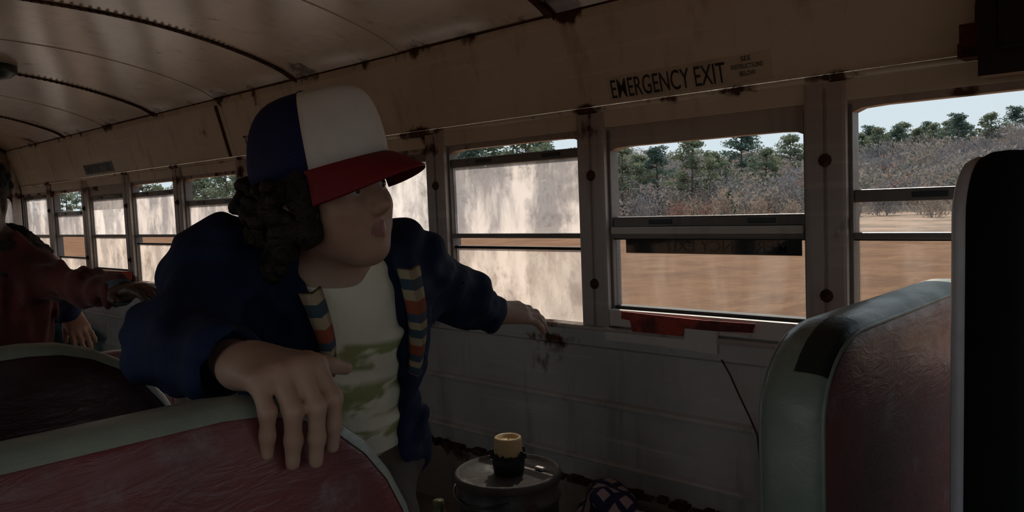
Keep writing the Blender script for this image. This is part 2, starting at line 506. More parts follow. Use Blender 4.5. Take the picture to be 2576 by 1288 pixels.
# side walls --------------------------------------------------------------
def side_wall(side):
    nm = 'wall_left' if side > 0 else 'wall_right'
    Y = lambda y: mir(side, y)
    prof = [(YW, 0.0), (YW, 0.271), (YW - 0.016, 0.277), (YW - 0.018, 0.284), (YW - 0.014, 0.291), (YW, 0.297), (YW, 0.455), (YW - 0.016, 0.461), (YW - 0.018, 0.468),
            (YW - 0.014, 0.475), (YW, 0.481), (YW, 0.640), (YW - 0.012, 0.648), (YW - 0.012, 0.70), (YW, 0.704), (YW + 0.06, 0.704), (YW + 0.06, 0.0)]
    mb = MB(); mb.extrude([(Y(y), z) for y, z in prof], XR, XF)
    w = fix_normals(mb.build(nm, mat['wall']))
    tag(w, 'grey painted lower bus wall with pressed ribs and rust' if side > 0 else 'grey lower bus wall behind the viewpoint', kind='structure')
    # base strip with a rotten upper edge
    mb = MB(); mb.extrude([(Y(y), z) for y, z in [(YW - 0.002, 0.0), (YW - 0.03, 0.0), (YW - 0.03, 0.195), (YW - 0.022, 0.208), (YW - 0.002, 0.212)]], XR, XF)
    b = fix_normals(mb.build('baseboard_left' if side > 0 else 'baseboard_right', mat['base']))
    tag(b, 'brown metal base strip along the wall', kind='structure')
    if side > 0:
        rnd = random.Random(4)
        mb = MB(); x = -3.2
        while x < -0.2:
            l = rnd.uniform(0.01, 0.05); h = rnd.uniform(0.004, 0.02)
            mb.box(x, x + l, YW - rnd.uniform(0.02, 0.034), YW - 0.001, 0.203, 0.208 + h)
            x += l * rnd.uniform(0.7, 1.6)
        d = mb.build('rotten_edge', mat['rust'], b); d['kind'] = 'stuff'
    # header and cove
    mb = MB(); mb.extrude([(Y(y), z) for y, z in [(YW, 1.31), (YW - 0.004, 1.352), (YW - 0.004, 1.37), (YW + 0.06, 1.37), (YW + 0.06, 1.31)]], XR, XF)
    fix_normals(mb.build('header_rail', mat['cove'], w))
    cuts = [XF, POSTS[0] - 0.36, POSTS[5] - 0.04, POSTS[8], XR] if side > 0 else [XF, XR]
    yb, yt = YW - 0.004, YW - 0.070
    for a, c in zip(cuts[:-1], cuts[1:]):
        if side > 0 and a == XF: a = XF
        mb = MB(); mb.extrude([(Y(y), z) for y, z in [(yb, 1.37), (yt, 1.625), (yt - 0.002, 1.655), (yt + 0.09, 1.69), (yb + 0.06, 1.37)]], c + 0.0025, a)
        fix_normals(mb.build('cove_panel', mat['cove'], w))
    mb = MB(); mb.extrude([(Y(y), z) for y, z in [(yb + 0.01, 1.358), (yb - 0.010, 1.36), (yb - 0.014, 1.367), (yb - 0.010, 1.374), (yb + 0.008, 1.378)]], XR, XF)
    fix_normals(mb.build('drip_moulding', mat['cove'], w, True))
    mb = MB(); mb.extrude([(Y(y), z) for y, z in [(yt + 0.01, 1.622), (yt - 0.004, 1.622), (yt - 0.006, 1.648), (yt + 0.01, 1.655)]], XR, XF)
    fix_normals(mb.build('seam_strip', mat['cove'], w))
    mb = MB(); mb.extrude([(Y(y), z) for y, z in [(yt + 0.005, 1.6475), (yt - 0.010, 1.649), (yt - 0.010, 1.654), (yt + 0.005, 1.656)]], XR, XF)
    fix_normals(mb.build('seam_gap', mat['rust'], w))
    mb = MB(); mb.extrude([(Y(y), z) for y, z in [(YW - 0.016, 0.694), (YW - 0.020, 0.702), (YW - 0.016, 0.709), (YW + 0.05, 0.712), (YW + 0.05, 0.694)]], XR, XF)
    fix_normals(mb.build('sill', mat['post'], w))
    # posts with a centre groove and two rusty bolts
    for xp in FPOSTS[:-1] + POSTS:
        pr = [(-0.05, 0.002), (-0.043, 0.0), (-0.006, 0.0), (-0.004, 0.007), (0.004, 0.007), (0.006, 0.0), (0.043, 0.0), (0.05, 0.002), (0.05, 0.06), (-0.05, 0.06)]
        mb = MB(); n = len(pr)
        vs = [(xp + a, Y(YW - 0.010 + d), ZB) for a, d in pr] + [(xp + a, Y(YW - 0.010 + d), 1.355) for a, d in pr]
        mb.add(vs, [(i, (i + 1) % n, n + (i + 1) % n, n + i) for i in range(n)] + [tuple(range(n)), tuple(range(n, 2 * n))])
        po = fix_normals(mb.build('window_post', mat['post'], w))
        for zb in (0.84, 1.17):
            mb = MB()
            c = (xp + 0.001, Y(YW - 0.012), zb)
            vs = []; fs = []
            for r_, d_ in ((0.017, 0.004), (0.016, -0.001), (0.009, -0.004), (0.008, -0.010)):
                for k in range(10):
                    q = 2 * math.pi * k / 10
                    vs.append((c[0] + r_ * math.cos(q), c[1] + d_ * (1 if side > 0 else -1), c[2] + r_ * math.sin(q)))
            for i in range(3):
                for k in range(10): fs.append((i * 10 + k, i * 10 + (k + 1) % 10, (i + 1) * 10 + (k + 1) % 10, (i + 1) * 10 + k))
            fs.append(tuple(30 + k for k in range(10)))
            mb.add(vs, fs)
            fix_normals(mb.build('bolt', mat['rust'], po))
    return w


wall_left = side_wall(1)
wall_right = side_wall(-1)


def pane(name, x0, x1, z0, z1, y, glass, parent):
    """glass sheet: the dirt sits on the outer face"""
    mb = MB()
    mb.box(x0, x1, y, y + 0.003, z0, z1, 1)
    o = mb.build(name, [glass, CLEAR_IN], parent)
    # outer (+y) face carries the dirt
    for p in o.data.polygons:
        p.material_index = 0 if p.normal.y > 0.5 else 1
    return o


def _clear_in():
    t = NT('glass_inner_face')
    tp = t.n('ShaderNodeBsdfTransparent'); tp.inputs[0].default_value = (0.97, 0.98, 0.98, 1)
    gl = t.n('ShaderNodeBsdfGlossy'); gl.inputs['Roughness'].default_value = 0.06
    m3 = t.n('ShaderNodeMixShader'); m3.inputs[0].default_value = 0.03
    t.l(tp.outputs[0], m3.inputs[1]); t.l(gl.outputs[0], m3.inputs[2])
    t.l(m3.outputs[0], t.out.inputs[0])
    return t.mat


CLEAR_IN = _clear_in()


def window(side, idx, x0, x1, gap, up, low, lowgap, kind='sash', greystrip=False):
    y0 = YW if side > 0 else mir(-1, YW) - 0.05
    w = empty('window_%d' % idx, ((x0 + x1) / 2, y0 + 0.02, ZB))
    tag(w, None, None, kind='structure')
    top = ZT if kind == 'sash' else 1.250
    bot = ZB if kind == 'sash' else 0.765
    # surround: head with rounded corners, stiles
    mb = MB()
    pts = [(x0, 1.312), (x1, 1.312), (x1, top - 0.030), (x1 - 0.008, top - 0.012), (x1 - 0.03, top - 0.003), (x1 - 0.08, top),
           (x0 + 0.08, top), (x0 + 0.03, top - 0.003), (x0 + 0.008, top - 0.012), (x0, top - 0.030)]
    n = len(pts)
    mb.add([(a, y0 + 0.012, b) for a, b in pts] + [(a, y0 + 0.05, b) for a, b in pts],
           [tuple(range(n)), tuple(range(n, 2 * n))[::-1]] + [(i, n + i, n + (i + 1) % n, (i + 1) % n) for i in range(n)])
    fix_normals(mb.build('head_frame', mat['post'], w))
    for a, b in ((x0, x0 + 0.010), (x1 - 0.010, x1)):
        mb = MB(); mb.cbox(a, b, y0 + 0.008, y0 + 0.05, ZB, 1.30, 0.002); mb.build('stile', mat['rail'], w)
    xa, xb = x0 + 0.010, x1 - 0.010
    if kind == 'exit':
        mb = MB(); mb.cbox(x0, x1, y0 - 0.008, y0 + 0.045, ZB + 0.004, bot, 0.004); mb.build('sill_frame', mat['plate'], w)
        mb = MB(); mb.cbox(xa, xb, y0 + 0.012, y0 + 0.05, bot, bot + 0.010, 0.002); mb.build('seal', mat['rubber'], w)
    mb = MB(); mb.cbox(xa, xb, y0 + 0.006, y0 + 0.036, ZM - 0.008, ZM + 0.008, 0.003); mb.build('mid_rail', mat['rail'], w)
    if kind == 'exit' and gap > 0.1:
        mb = MB(); mb.cbox(xa, xb, y0 + 0.0, y0 + 0.034, ZM + 0.006, ZM + 0.026, 0.003); mb.build('ledge_bar', mat['plate'], w)
    # upper sash, dropped by gap
    zt = top - gap
    us = MB(); us.cbox(xa, xb, y0 + 0.014, y0 + 0.034, zt - 0.030, zt, 0.003)
    us = us.build('upper_sash', mat['rail'], w)
    for q in (0.22, 0.74):
        mb = MB(); mb.cbox(xa + (xb - xa) * q, xa + (xb - xa) * q + 0.075, y0 + 0.009, y0 + 0.016, zt - 0.022, zt - 0.008, 0.002); mb.build('latch', mat['black_edge'], us)
    zg = zt - 0.030
    if zg > ZM + 0.02:
        if greystrip:
            pane('pane', xa, xb, zg - 0.065, zg, y0 + 0.022, GRAYG, us)
            pane('pane', xa, xb, ZM, zg - 0.065, y0 + 0.022, up, us)
        else:
            pane('pane', xa, xb, ZM, zg, y0 + 0.022, up, us)
    # lower sash
    zl = ZM - 0.008 - lowgap
    ls = MB()
    if lowgap > 0: ls.cbox(xa, xb, y0 + 0.016, y0 + 0.034, zl - 0.010, zl, 0.003)
    else: ls.cbox(xa, xb, y0 + 0.016, y0 + 0.034, zl - 0.004, zl + 0.002, 0.001)
    ls = ls.build('lower_sash', mat['rubber'], w)
    pane('pane', xa, xb, bot, zl - 0.004, y0 + 0.024, low, ls)
    return w


def bay(k):   # clear opening between post k (front side) and k+1
    return POSTS[k + 1] + 0.05, POSTS[k] - 0.05


CFG = {0: (0.196, CLEAR, CLEAR, 0.0, 'sash'), 1: (0.208, CLEAR, CLEAR, 0.0, 'exit'), 2: (0.032, GL[0], GLL[0], 0.028, 'sash'),
       3: (0.0, GL[1], GLL[1], 0.0, 'sash'), 4: (0.0, GL[2], GLL[2], 0.0, 'sash'), 5: (0.115, GL[3], GLL[3], 0.085, 'sash'),
       6: (0.045, GL[0], GLL[1], 0.035, 'sash'), 7: (0.0, GL[1], GLL[2], 0.0, 'exit'), 8: (0.135, GL[2], GLL[3], 0.14, 'sash'), 9: (0.0, GL[3], GLL[0], 0.0, 'sash')}
WIN = {}
for k in range(10):
    a, b = bay(k)
    g, u_, l_, lg, kd = CFG[k]
    WIN[k] = window(1, k + 1, a, b, g, u_, l_, lg, kd, k == 7)
idx = 11
for k in range(2):
    window(1, idx, FPOSTS[k] - BAY + 0.05, FPOSTS[k] - 0.05, 0.0, CLEAR, CLEAR, 0.0); idx += 1  # unseen front bays, glazed clear for extra fill
for k in range(10):
    a, b = bay(k)
    window(-1, idx, a, b, 0.0, CLEAR, CLEAR, 0.0); idx += 1  # unseen right-hand windows, glazed clear to let in fill light
for k in range(2):
    window(-1, idx, FPOSTS[k] - BAY + 0.05, FPOSTS[k] - 0.05, 0.0, CLEAR, CLEAR, 0.0); idx += 1
for s_ in (1, -1):
    mb = MB(); y = YW if s_ > 0 else mir(-1, YW) - 0.05
    mb.box(FPOSTS[1] + 0.05, XF, y, y + 0.05, ZB, 1.32); mb.build('front_quarter_panel', mat['post'], wall_left if s_ > 0 else wall_right)

# rear wall with small corner windows, unseen front bulkhead, windshield enlarged for fill light
hw = 1.15


def end_wall(name, x, dirx, holes, label, glass=None):
    """flat end wall made of strips around rounded holes: bmesh grid of panels"""
    ys = sorted({YCEN - hw, YCEN + hw} | {h[0] for h in holes} | {h[1] for h in holes})
    zs = sorted({0.0, 1.86} | {h[2] for h in holes} | {h[3] for h in holes})
    mb = MB()
    for i in range(len(ys) - 1):
        for j in range(len(zs) - 1):
            cy, cz = (ys[i] + ys[i + 1]) / 2, (zs[j] + zs[j + 1]) / 2
            if any(h[0] < cy < h[1] and h[2] < cz < h[3] for h in holes): continue
            mb.box(min(x, x + 0.06 * dirx), max(x, x + 0.06 * dirx), ys[i], ys[i + 1], zs[j], zs[j + 1])
    w = mb.build(name, mat['end'])
    tag(w, label, kind='structure')
    for (a, b, c, d) in holes:   # rounded corner fillers and glass
        r = 0.05
        f = MB()
        for (yy, zz, sy, sz) in ((a, c, 1, 1), (b, c, -1, 1), (b, d, -1, -1), (a, d, 1, -1)):
            arc = [(yy + sy * r * (1 - math.cos(t)), zz + sz * r * (1 - math.sin(t))) for t in np.linspace(0, math.pi / 2, 6)]
            poly = [(yy, zz)] + arc
            n = len(poly)
            x1_ = x + 0.05 * dirx
            f.add([(x, p, q) for p, q in poly] + [(x1_, p, q) for p, q in poly],
                  [tuple(range(n)), tuple(range(n, 2 * n))[::-1]] + [(i, n + i, n + (i + 1) % n, (i + 1) % n) for i in range(n)])
        fix_normals(f.build('corner_fillet', mat['end'], w))
        g = MB(); g.tube([(x - 0.004 * dirx, p, q) for p, q in [(a + r, c), (b - r, c), (b - 0.015, c + 0.015), (b, c + r), (b, d - r), (b - 0.015, d - 0.015), (b - r, d), (a + r, d), (a + 0.015, d - 0.015), (a, d - r), (a, c + r), (a + 0.015, c + 0.015), (a + r, c)]], 0.009, 6)
        g.build('rubber_gasket', mat['rubber'], w, True)
        g = MB(); g.box(x + 0.02 * dirx, x + 0.023 * dirx, a, b, c, d); g.build('pane', glass or GL[1], w)
    return w


end_wall('wall_rear', XR, -1, [(1.42, 1.885, 0.93, 1.30), (0.42, 1.16, 0.93, 1.42), (-0.305, 0.16, 0.93, 1.30)], 'cream rear bus wall with rounded dusty windows')
end_wall('wall_front', XF, 1, [(-0.27, 0.75, 0.70, 1.60), (0.83, 1.85, 0.70, 1.60)], 'unseen front bulkhead with two windshield panes widened for fill light', CLEAR)
mb = MB()
mb.tube([(XR + 0.012, y, z - 0.012) for y, z in PROF], 0.014, 6)
tag(mb.build('trim_1', mat['rubber']), 'black arched trim where ceiling meets rear wall', kind='structure')
mb = MB()
for y in (YW - 0.03, mir(-1, YW) + 0.03):
    mb.box(XR, XR + 0.05, y - 0.03, y + 0.03, 0.0, 1.66)
tag(mb.build('trim_2', mat['post']), 'cream corner posts of the rear wall', kind='structure')


# ------------------------------------------------------------------ lettering
def text_mesh(name, txt, p0, xdir, zdir, width, height, material, parent, mirror=False, lift=0.001):
    """flat raised lettering: baseline-left corner p0, xdir along the line, zdir up, stretched to width x height"""
    cu = bpy.data.curves.new('t', 'FONT'); cu.body = txt; cu.extrude = 0.0; cu.offset = 0.004
    to = bpy.data.objects.new('t', cu); COL.objects.link(to)
    dg = bpy.context.evaluated_depsgraph_get()
    me = bpy.data.meshes.new_from_object(to.evaluated_get(dg))
    bpy.data.objects.remove(to, do_unlink=True)
    co = np.array([v.co[:] for v in me.vertices])
    fs = [tuple(p.vertices) for p in me.polygons]
    bpy.data.meshes.remove(me)
    co -= co.min(0); co /= np.maximum(co.max(0), 1e-6)
    if mirror: co[:, 0] = 1 - co[:, 0]
    nrmv = np.cross(xdir, zdir)
    V = np.array(p0) + np.outer(co[:, 0] * width, xdir) + np.outer(co[:, 1] * height, zdir)
    n = len(V)
    V2 = np.vstack([V + nrmv * lift, V - nrmv * 0.0005])
    o = link_mesh(name, V2, fs + [tuple(i + n for i in f)[::-1] for f in fs], material, parent)
    return o


cov_up = nrm((0, -0.066, 0.255))
cov_n = nrm(np.cross((1, 0, 0), cov_up))


def cove_pt(x, z, off=0.0):
    y = (YW - 0.004) - 0.066 * (z - 1.37) / 0.255
    return np.array([x, y, z]) + cov_n * off


def plate_on_cove(name, x0, x1, z0, z1, th, material, parent):
    vs = [cove_pt(x, z, o) for o in (-0.0005, th) for x, z in ((x0, z0), (x1, z0), (x1, z1), (x0, z1))]
    return fix_normals(link_mesh(name, vs, [(0, 1, 2, 3), (4, 5, 6, 7), (0, 1, 5, 4), (1, 2, 6, 5), (2, 3, 7, 6), (3, 0, 4, 7)], material, parent))


XD = np.array([1.0, 0, 0])
sg = empty('exit_sign', cove_pt(-1.40, 1.384, 0.0))
plate_on_cove('sign_plate', -1.40, -0.895, 1.384, 1.452, 0.0016, mat['sign'], sg)
text_mesh('lettering', 'EMERGENCY EXIT', cove_pt(-1.388, 1.390, 0.0018), XD, cov_up, 0.365, 0.054, mat['ink'], sg)
for i, (tx, wd) in enumerate((('SEE', 0.028), ('INSTRUCTIONS', 0.088), ('BELOW', 0.044))):
    text_mesh('lettering', tx, cove_pt(-0.962 - wd / 2, 1.436 - i * 0.018, 0.0018), XD, cov_up, wd, 0.012, mat['ink'], sg)
tag(sg, 'cream EMERGENCY EXIT sign with small print beside the large letters', 'sign')

sg = empty('exit_sign', cove_pt(-5.66, 1.39, 0.0))
plate_on_cove('sign_plate', -5.66, -5.17, 1.388, 1.452, 0.0016, mat['black_edge'], sg)
text_mesh('lettering', 'EMERGENCY EXIT', cove_pt(-5.64, 1.394, 0.0018), XD, cov_up, 0.45, 0.052, mat['ink'], sg)
tag(sg, 'small darkened exit sign on the cove near the rear of the bus', 'sign')

sg = empty('wall_notice', cove_pt(-3.53, 1.395, 0))
text_mesh('lettering', 'TO', cove_pt(-3.53, 1.41, 0.001), XD, cov_up, 0.075, 0.055, mat['ink'], sg)
tag(sg, 'black painted letters on the cove beside the rusty joint strap', 'sign')

plate_on_cove('joint_strap', -3.712, -3.688, 1.378, 1.622, 0.004, mat['rust'], wall_left)

# mirrored sticker on the outside of the push-out window
st = empty('window_sticker', (-1.385, YW + 0.0285, 0.934))
mb = MB(); mb.box(-1.385, -0.845, YW + 0.0275, YW + 0.0285, 0.934, 0.977)
mb.build('backing', simple('sticker_brown', (0.045, 0.032, 0.024), (0.03, 0.022, 0.018), 18, 0.6, 0.1), st)
text_mesh('lettering', 'EMERGENCY EXIT', (-1.25, YW + 0.0274, 0.940), XD, np.array([0, 0, 1.0]), 0.395, 0.032, mat['ink'], st, mirror=True)
tag(st, 'dark EMERGENCY EXIT sticker seen reversed through the push-out window', 'sticker')


# peeling plates under the push-out window, drawn on the wall face
def wall_poly(name, pts, y, th, material, parent):
    P = [at_y(a, b, y) for a, b in pts]
    n = len(P)
    vs = [(p[0], y, p[2]) for p in P] + [(p[0], y + th, p[2]) for p in P]
    return fix_normals(link_mesh(name, vs, [tuple(range(n)), tuple(range(n, 2 * n))] + [(i, (i + 1) % n, n + (i + 1) % n, n + i) for i in range(n)], material, parent))


W1 = WIN[1]
wall_poly('patch_plate', [(1520, 822), (1585, 836), (1680, 846), (1725, 850), (1805, 835), (1804, 890), (1755, 884), (1640, 868), (1524, 855)], YW - 0.0175, 0.0035, mat['plate'], W1)
wall_poly('release_label', [(1564, 783), (1640, 792), (1760, 805), (1900, 815), (1892, 838), (1800, 833), (1722, 826), (1716, 846), (1590, 834), (1584, 806), (1562, 802)], YW - 0.021, 0.003, mat['orange'], W1)['label'] = 'torn orange-red release label'
wall_poly('patch_plate', [(1722, 826), (1800, 834), (1804, 892), (1760, 886), (1722, 866)], YW - 0.0205, 0.003, mat['plate'], W1)
wall_poly('patch_plate', [(1812, 836), (1885, 844), (1880, 850), (1812, 842)], YW - 0.0205, 0.003, mat['plate'], W1)
W7 = WIN[7]
wall_poly('release_label', [(250, 682), (330, 683), (332, 703), (270, 702)], YW - 0.021, 0.003, mat['orange'], W7)

# black box standing for the dark cavity in the cove above the front window and its rusted edge
eb = empty('cavity_box', (-0.22, 1.80, 1.32))
mb = MB(); mb.extrude([(1.835, 1.315), (1.835, 1.66), (1.858, 1.66), (1.925, 1.385), (1.912, 1.315)], -0.42, 0.30); fix_normals(mb.build('housing', mat['black_box'], eb))
mb = MB(); mb.cbox(-0.385, 0.25, 1.815, 1.836, 1.36, 1.64, 0.012); mb.build('cover', mat['black_box'], eb)
mb = MB()
fx0, fx1, fz0, fz1 = -0.325, -0.05, 1.385, 1.60
mb.tube([(fx0, 1.813, fz1), (fx0, 1.813, fz0 + 0.015), (fx0 + 0.015, 1.813, fz0), (fx1, 1.813, fz0), (fx1, 1.813, fz1), (fx0, 1.813, fz1)], 0.004, 6)
mb.build('bezel', mat['black_edge'], eb, True)
tag(eb, 'black box standing for the dark cavity in the cove above the side window', 'box')
rnd = random.Random(9)
mb = MB()
z = 1.36
while z < 1.65:
    h = rnd.uniform(0.015, 0.04)
    x0 = -0.425 - rnd.uniform(0.004, 0.018) - (0.03 if z < 1.41 else 0)
    mb.box(x0, -0.42, 1.865 - rnd.uniform(0, 0.02), cove_pt(0, z)[1] - 0.001, z, z + h * 1.1)
    z += h
tag(mb.build('rusted_flange', mat['rust']), 'ragged rusted metal edge beside the black box', 'flange')

# thin dark diagonal line down the lower wall, built as a tube
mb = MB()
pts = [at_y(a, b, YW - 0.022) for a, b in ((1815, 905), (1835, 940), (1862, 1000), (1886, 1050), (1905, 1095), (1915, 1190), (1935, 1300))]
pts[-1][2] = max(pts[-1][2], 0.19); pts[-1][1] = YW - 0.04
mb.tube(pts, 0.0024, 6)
tag(mb.build('wall_line', mat['rust'], None, True), 'thin dark line running down the grey wall beside the green-edged seat', 'wall_line')


# ------------------------------------------------------------------ seats
def seat(name, X, y0, y1, ztop, face, band, label, t=0.075, ry=0.13, rz=0.16, taper=0.0, cush=-1, piping=None, backface=None, zbot=0.40, group=None, prad=0.0035, patch=False):
    s = empty(name, (X, (y0 + y1) / 2, 0))
    ycen = (y0 + y1) / 2

    def outline(d):
        pts = []
        a, b, top, bot = y0 + d, y1 - d, ztop - d, zbot + d
        r1, r2 = max(ry - d, 0.02), max(rz - d, 0.02)
        K = 9
        pts.append((a, bot)); pts.append((b, bot))
        for zz in np.linspace(bot, top - r2, 5)[1:]: pts.append((b, zz))
        for q in np.linspace(0, math.pi / 2, K)[1:]: pts.append((b - r1 + r1 * math.cos(q), top - r2 + r2 * math.sin(q)))
        for yy in np.linspace(b - r1, a + r1, 7)[1:-1]: pts.append((yy, top))
        for q in np.linspace(math.pi / 2, math.pi, K): pts.append((a + r1 + r1 * math.cos(q), top - r2 + r2 * math.sin(q)))
        for zz in np.linspace(top - r2, bot, 5)[1:-1]: pts.append((a, zz))
        return [(ycen + (p - ycen) * (1 - taper * (zz - zbot)), zz) for p, zz in pts]

    h = t / 2
    lay = [(-h, 0.016), (-h * 0.86, 0.006), (-h * 0.5, 0.001), (0, 0), (h * 0.5, 0.001), (h * 0.86, 0.006), (h, 0.016)]
    mb = MB(); loops = [outline(d) for x, d in lay]; n = len(loops[0])
    vs = [(X + lay[j][0], p, q) for j in range(len(lay)) for p, q in loops[j]]
    fs = [(j * n + i, j * n + (i + 1) % n, (j + 1) * n + (i + 1) % n, (j + 1) * n + i) for j in range(len(lay) - 1) for i in range(n)]
    mb.add(vs, fs)
    fix_normals(mb.build('edge_band', band, s, True))
    for sx in (1, -1):
        lay2 = [(h - 0.002, 0.0155), (h + 0.001, 0.020), (h + 0.006, 0.040), (h + 0.009, 0.085), (h + 0.010, 0.13)]
        mb = MB(); loops = [outline(d) for x, d in lay2]
        vs = [(X + sx * lay2[j][0], p, q) for j in range(len(lay2)) for p, q in loops[j]]
        fs = [(j * n + i, j * n + (i + 1) % n, (j + 1) * n + (i + 1) % n, (j + 1) * n + i) for j in range(len(lay2) - 1) for i in range(n)]
        fs.append(tuple((len(lay2) - 1) * n + i for i in range(n)))
        mb.add(vs, fs)
        o = fix_normals(mb.build('back_cover', face if sx > 0 else (backface or face), s, True))
    if patch:   # dark strip of tape over the worn aisle corner
        lay3 = [(0.0, 0), (h * 0.5, 0.001), (h * 0.86, 0.006), (h, 0.016), (h + 0.003, 0.021)]
        mb = MB(); A_ = [outline(d - 0.0015) for x, d in lay3]; B_ = [outline(d + 0.002) for x, d in lay3]; ids = range(19, 25); k_ = len(ids)
        vs = [(X + lay3[j][0] + 0.001, *A_[j][i]) for j in range(len(lay3)) for i in ids] + [(X + lay3[j][0] - 0.001, *B_[j][i]) for j in range(len(lay3)) for i in ids]
        q_ = len(lay3) * k_; fs = []
        for l_ in (0, q_):
            for j in range(len(lay3) - 1):
                for i in range(k_ - 1): fs.append((l_ + j * k_ + i, l_ + j * k_ + i + 1, l_ + (j + 1) * k_ + i + 1, l_ + (j + 1) * k_ + i))
        mb.add(vs, fs); mb.build('tape_patch', mat['vinyl_patch'], s, True)
    if piping:
        for sx in ((1, -1) if prad < 0.005 else (-1,)):
            mb = MB(); L = outline(0.0165)[2:]
            mb.tube([(X + sx * (h + 0.001), p, q) for p, q in L], prad, 8); mb.build('piping', piping, s, True)
    # cushion and legs
    if cush == 0:
        mb = MB(); mb.cbox(X - 0.03, X + 0.03, y0 + 0.02, y1 - 0.02, 0.37, 0.41, 0.006); mb.build('frame_rail', mat['steel'], s)
        for yy in (y0 + 0.12, y1 - 0.12):
            mb = MB(); mb.tube([(X, yy, 0.0), (X, yy, 0.38)], 0.016, 8); mb.build('leg', mat['steel'], s, True)
        tag(s, label, 'seat', group)
        return s
    xa, xb = (X - h - 0.40, X - h + 0.03) if cush < 0 else (X + h - 0.03, X + h + 0.40)
    mb = MB(); mb.cbox(xa, xb, y0 + 0.01, y1 - 0.01, 0.36, 0.47, 0.03); mb.build('cushion', backface or face, s, True)
    for yy in (y0 + 0.12, y1 - 0.12):
        for xx in (xa + 0.05, xb - 0.05):
            mb = MB(); mb.tube([(xx, yy, 0.0), (xx, yy, 0.37)], 0.014, 8); mb.build('leg', mat['steel'], s, True)
    tag(s, label, 'seat', group)
    return s


YAISL, YAISR = 1.01, 0.61
YR0 = mir(-1, YW) + 0.03
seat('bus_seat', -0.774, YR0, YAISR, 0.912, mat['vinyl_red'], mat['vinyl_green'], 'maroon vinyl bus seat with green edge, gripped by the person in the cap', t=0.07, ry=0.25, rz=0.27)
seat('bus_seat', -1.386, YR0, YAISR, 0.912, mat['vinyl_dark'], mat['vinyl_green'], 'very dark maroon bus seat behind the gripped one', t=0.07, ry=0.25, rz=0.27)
seat('bus_seat', -1.98, YR0, 0.84, 0.785, mat['vinyl_pink'], mat['vinyl_pink'], 'low pinkish bus seat corner, sunlight painted in, beside the navy sleeve', t=0.08)
seatR = seat('bus_seat', -0.46, YAISL, YW - 0.04, 0.912, mat['vinyl_lit'], mat['vinyl_green'], 'lightened maroon bus seat with wide grey-green edge beside the window wall', t=0.085, ry=0.16, rz=0.13, piping=mat['vinyl_green'], cush=0, patch=True)
seat('bus_seat', -5.55, 1.12, 1.72, 0.955, mat['vinyl_red'], mat['vinyl_red'], 'maroon bus seat against the windows near the rear wall', t=0.08, ry=0.20, rz=0.2)
seat('high_back_seat', -0.20, 0.90, 1.46, 1.135, mat['vinyl_black'], mat['vinyl_black'], 'tall black seat back with pale grey woven edge', t=0.055, ry=0.09, rz=0.07, taper=0.12, cush=1, piping=mat['grey_edge'], prad=0.011)

# ------------------------------------------------------------------ implicit surfaces for bodies and clothes
def sd(pr, P):
    k = pr[0]
    if k == 'rc':
        a, b, ra, rb = pr[1], pr[2], pr[3], pr[4]
        ab = b - a
        L2 = max(float(ab @ ab), 1e-12)
        t = np.clip(((P - a) @ ab) / L2, 0, 1)
        q = P - a - t[:, None] * ab
        return np.sqrt((q * q).sum(1)) - (ra + (rb - ra) * t)
    if k == 'el':
        c, r, Rm = pr[1], pr[2], pr[3]
        q = (P - c) @ Rm
        k0 = np.sqrt(((q / r) ** 2).sum(1)) + 1e-9
        k1 = np.sqrt(((q / (r * r)) ** 2).sum(1)) + 1e-9
        return k0 * (k0 - 1) / k1
    if k == 'bx':
        c, hf, Rm, rd = pr[1], pr[2], pr[3], pr[4]
        q = np.abs((P - c) @ Rm) - hf + rd
        return np.sqrt((np.maximum(q, 0) ** 2).sum(1)) + np.minimum(q.max(1), 0) - rd


I3 = np.eye(3)


def rc(a, b, ra, rb=None, k=0.02): return ('u', k, ('rc', np.array(a, float), np.array(b, float), ra, ra if rb is None else rb))
def el(c, r, Rm=None, k=0.02): return ('u', k, ('el', np.array(c, float), np.array(r, float), I3 if Rm is None else Rm))
def bx(c, hf, Rm=None, rd=0.01, k=0.02): return ('u', k, ('bx', np.array(c, float), np.array(hf, float), I3 if Rm is None else Rm, rd))
def cut(p, k=0.005): return ('s', k, p[2])


def smin(a, b, k):
    h = np.maximum(k - np.abs(a - b), 0) / k
    return np.minimum(a, b) - h * h * k * 0.25


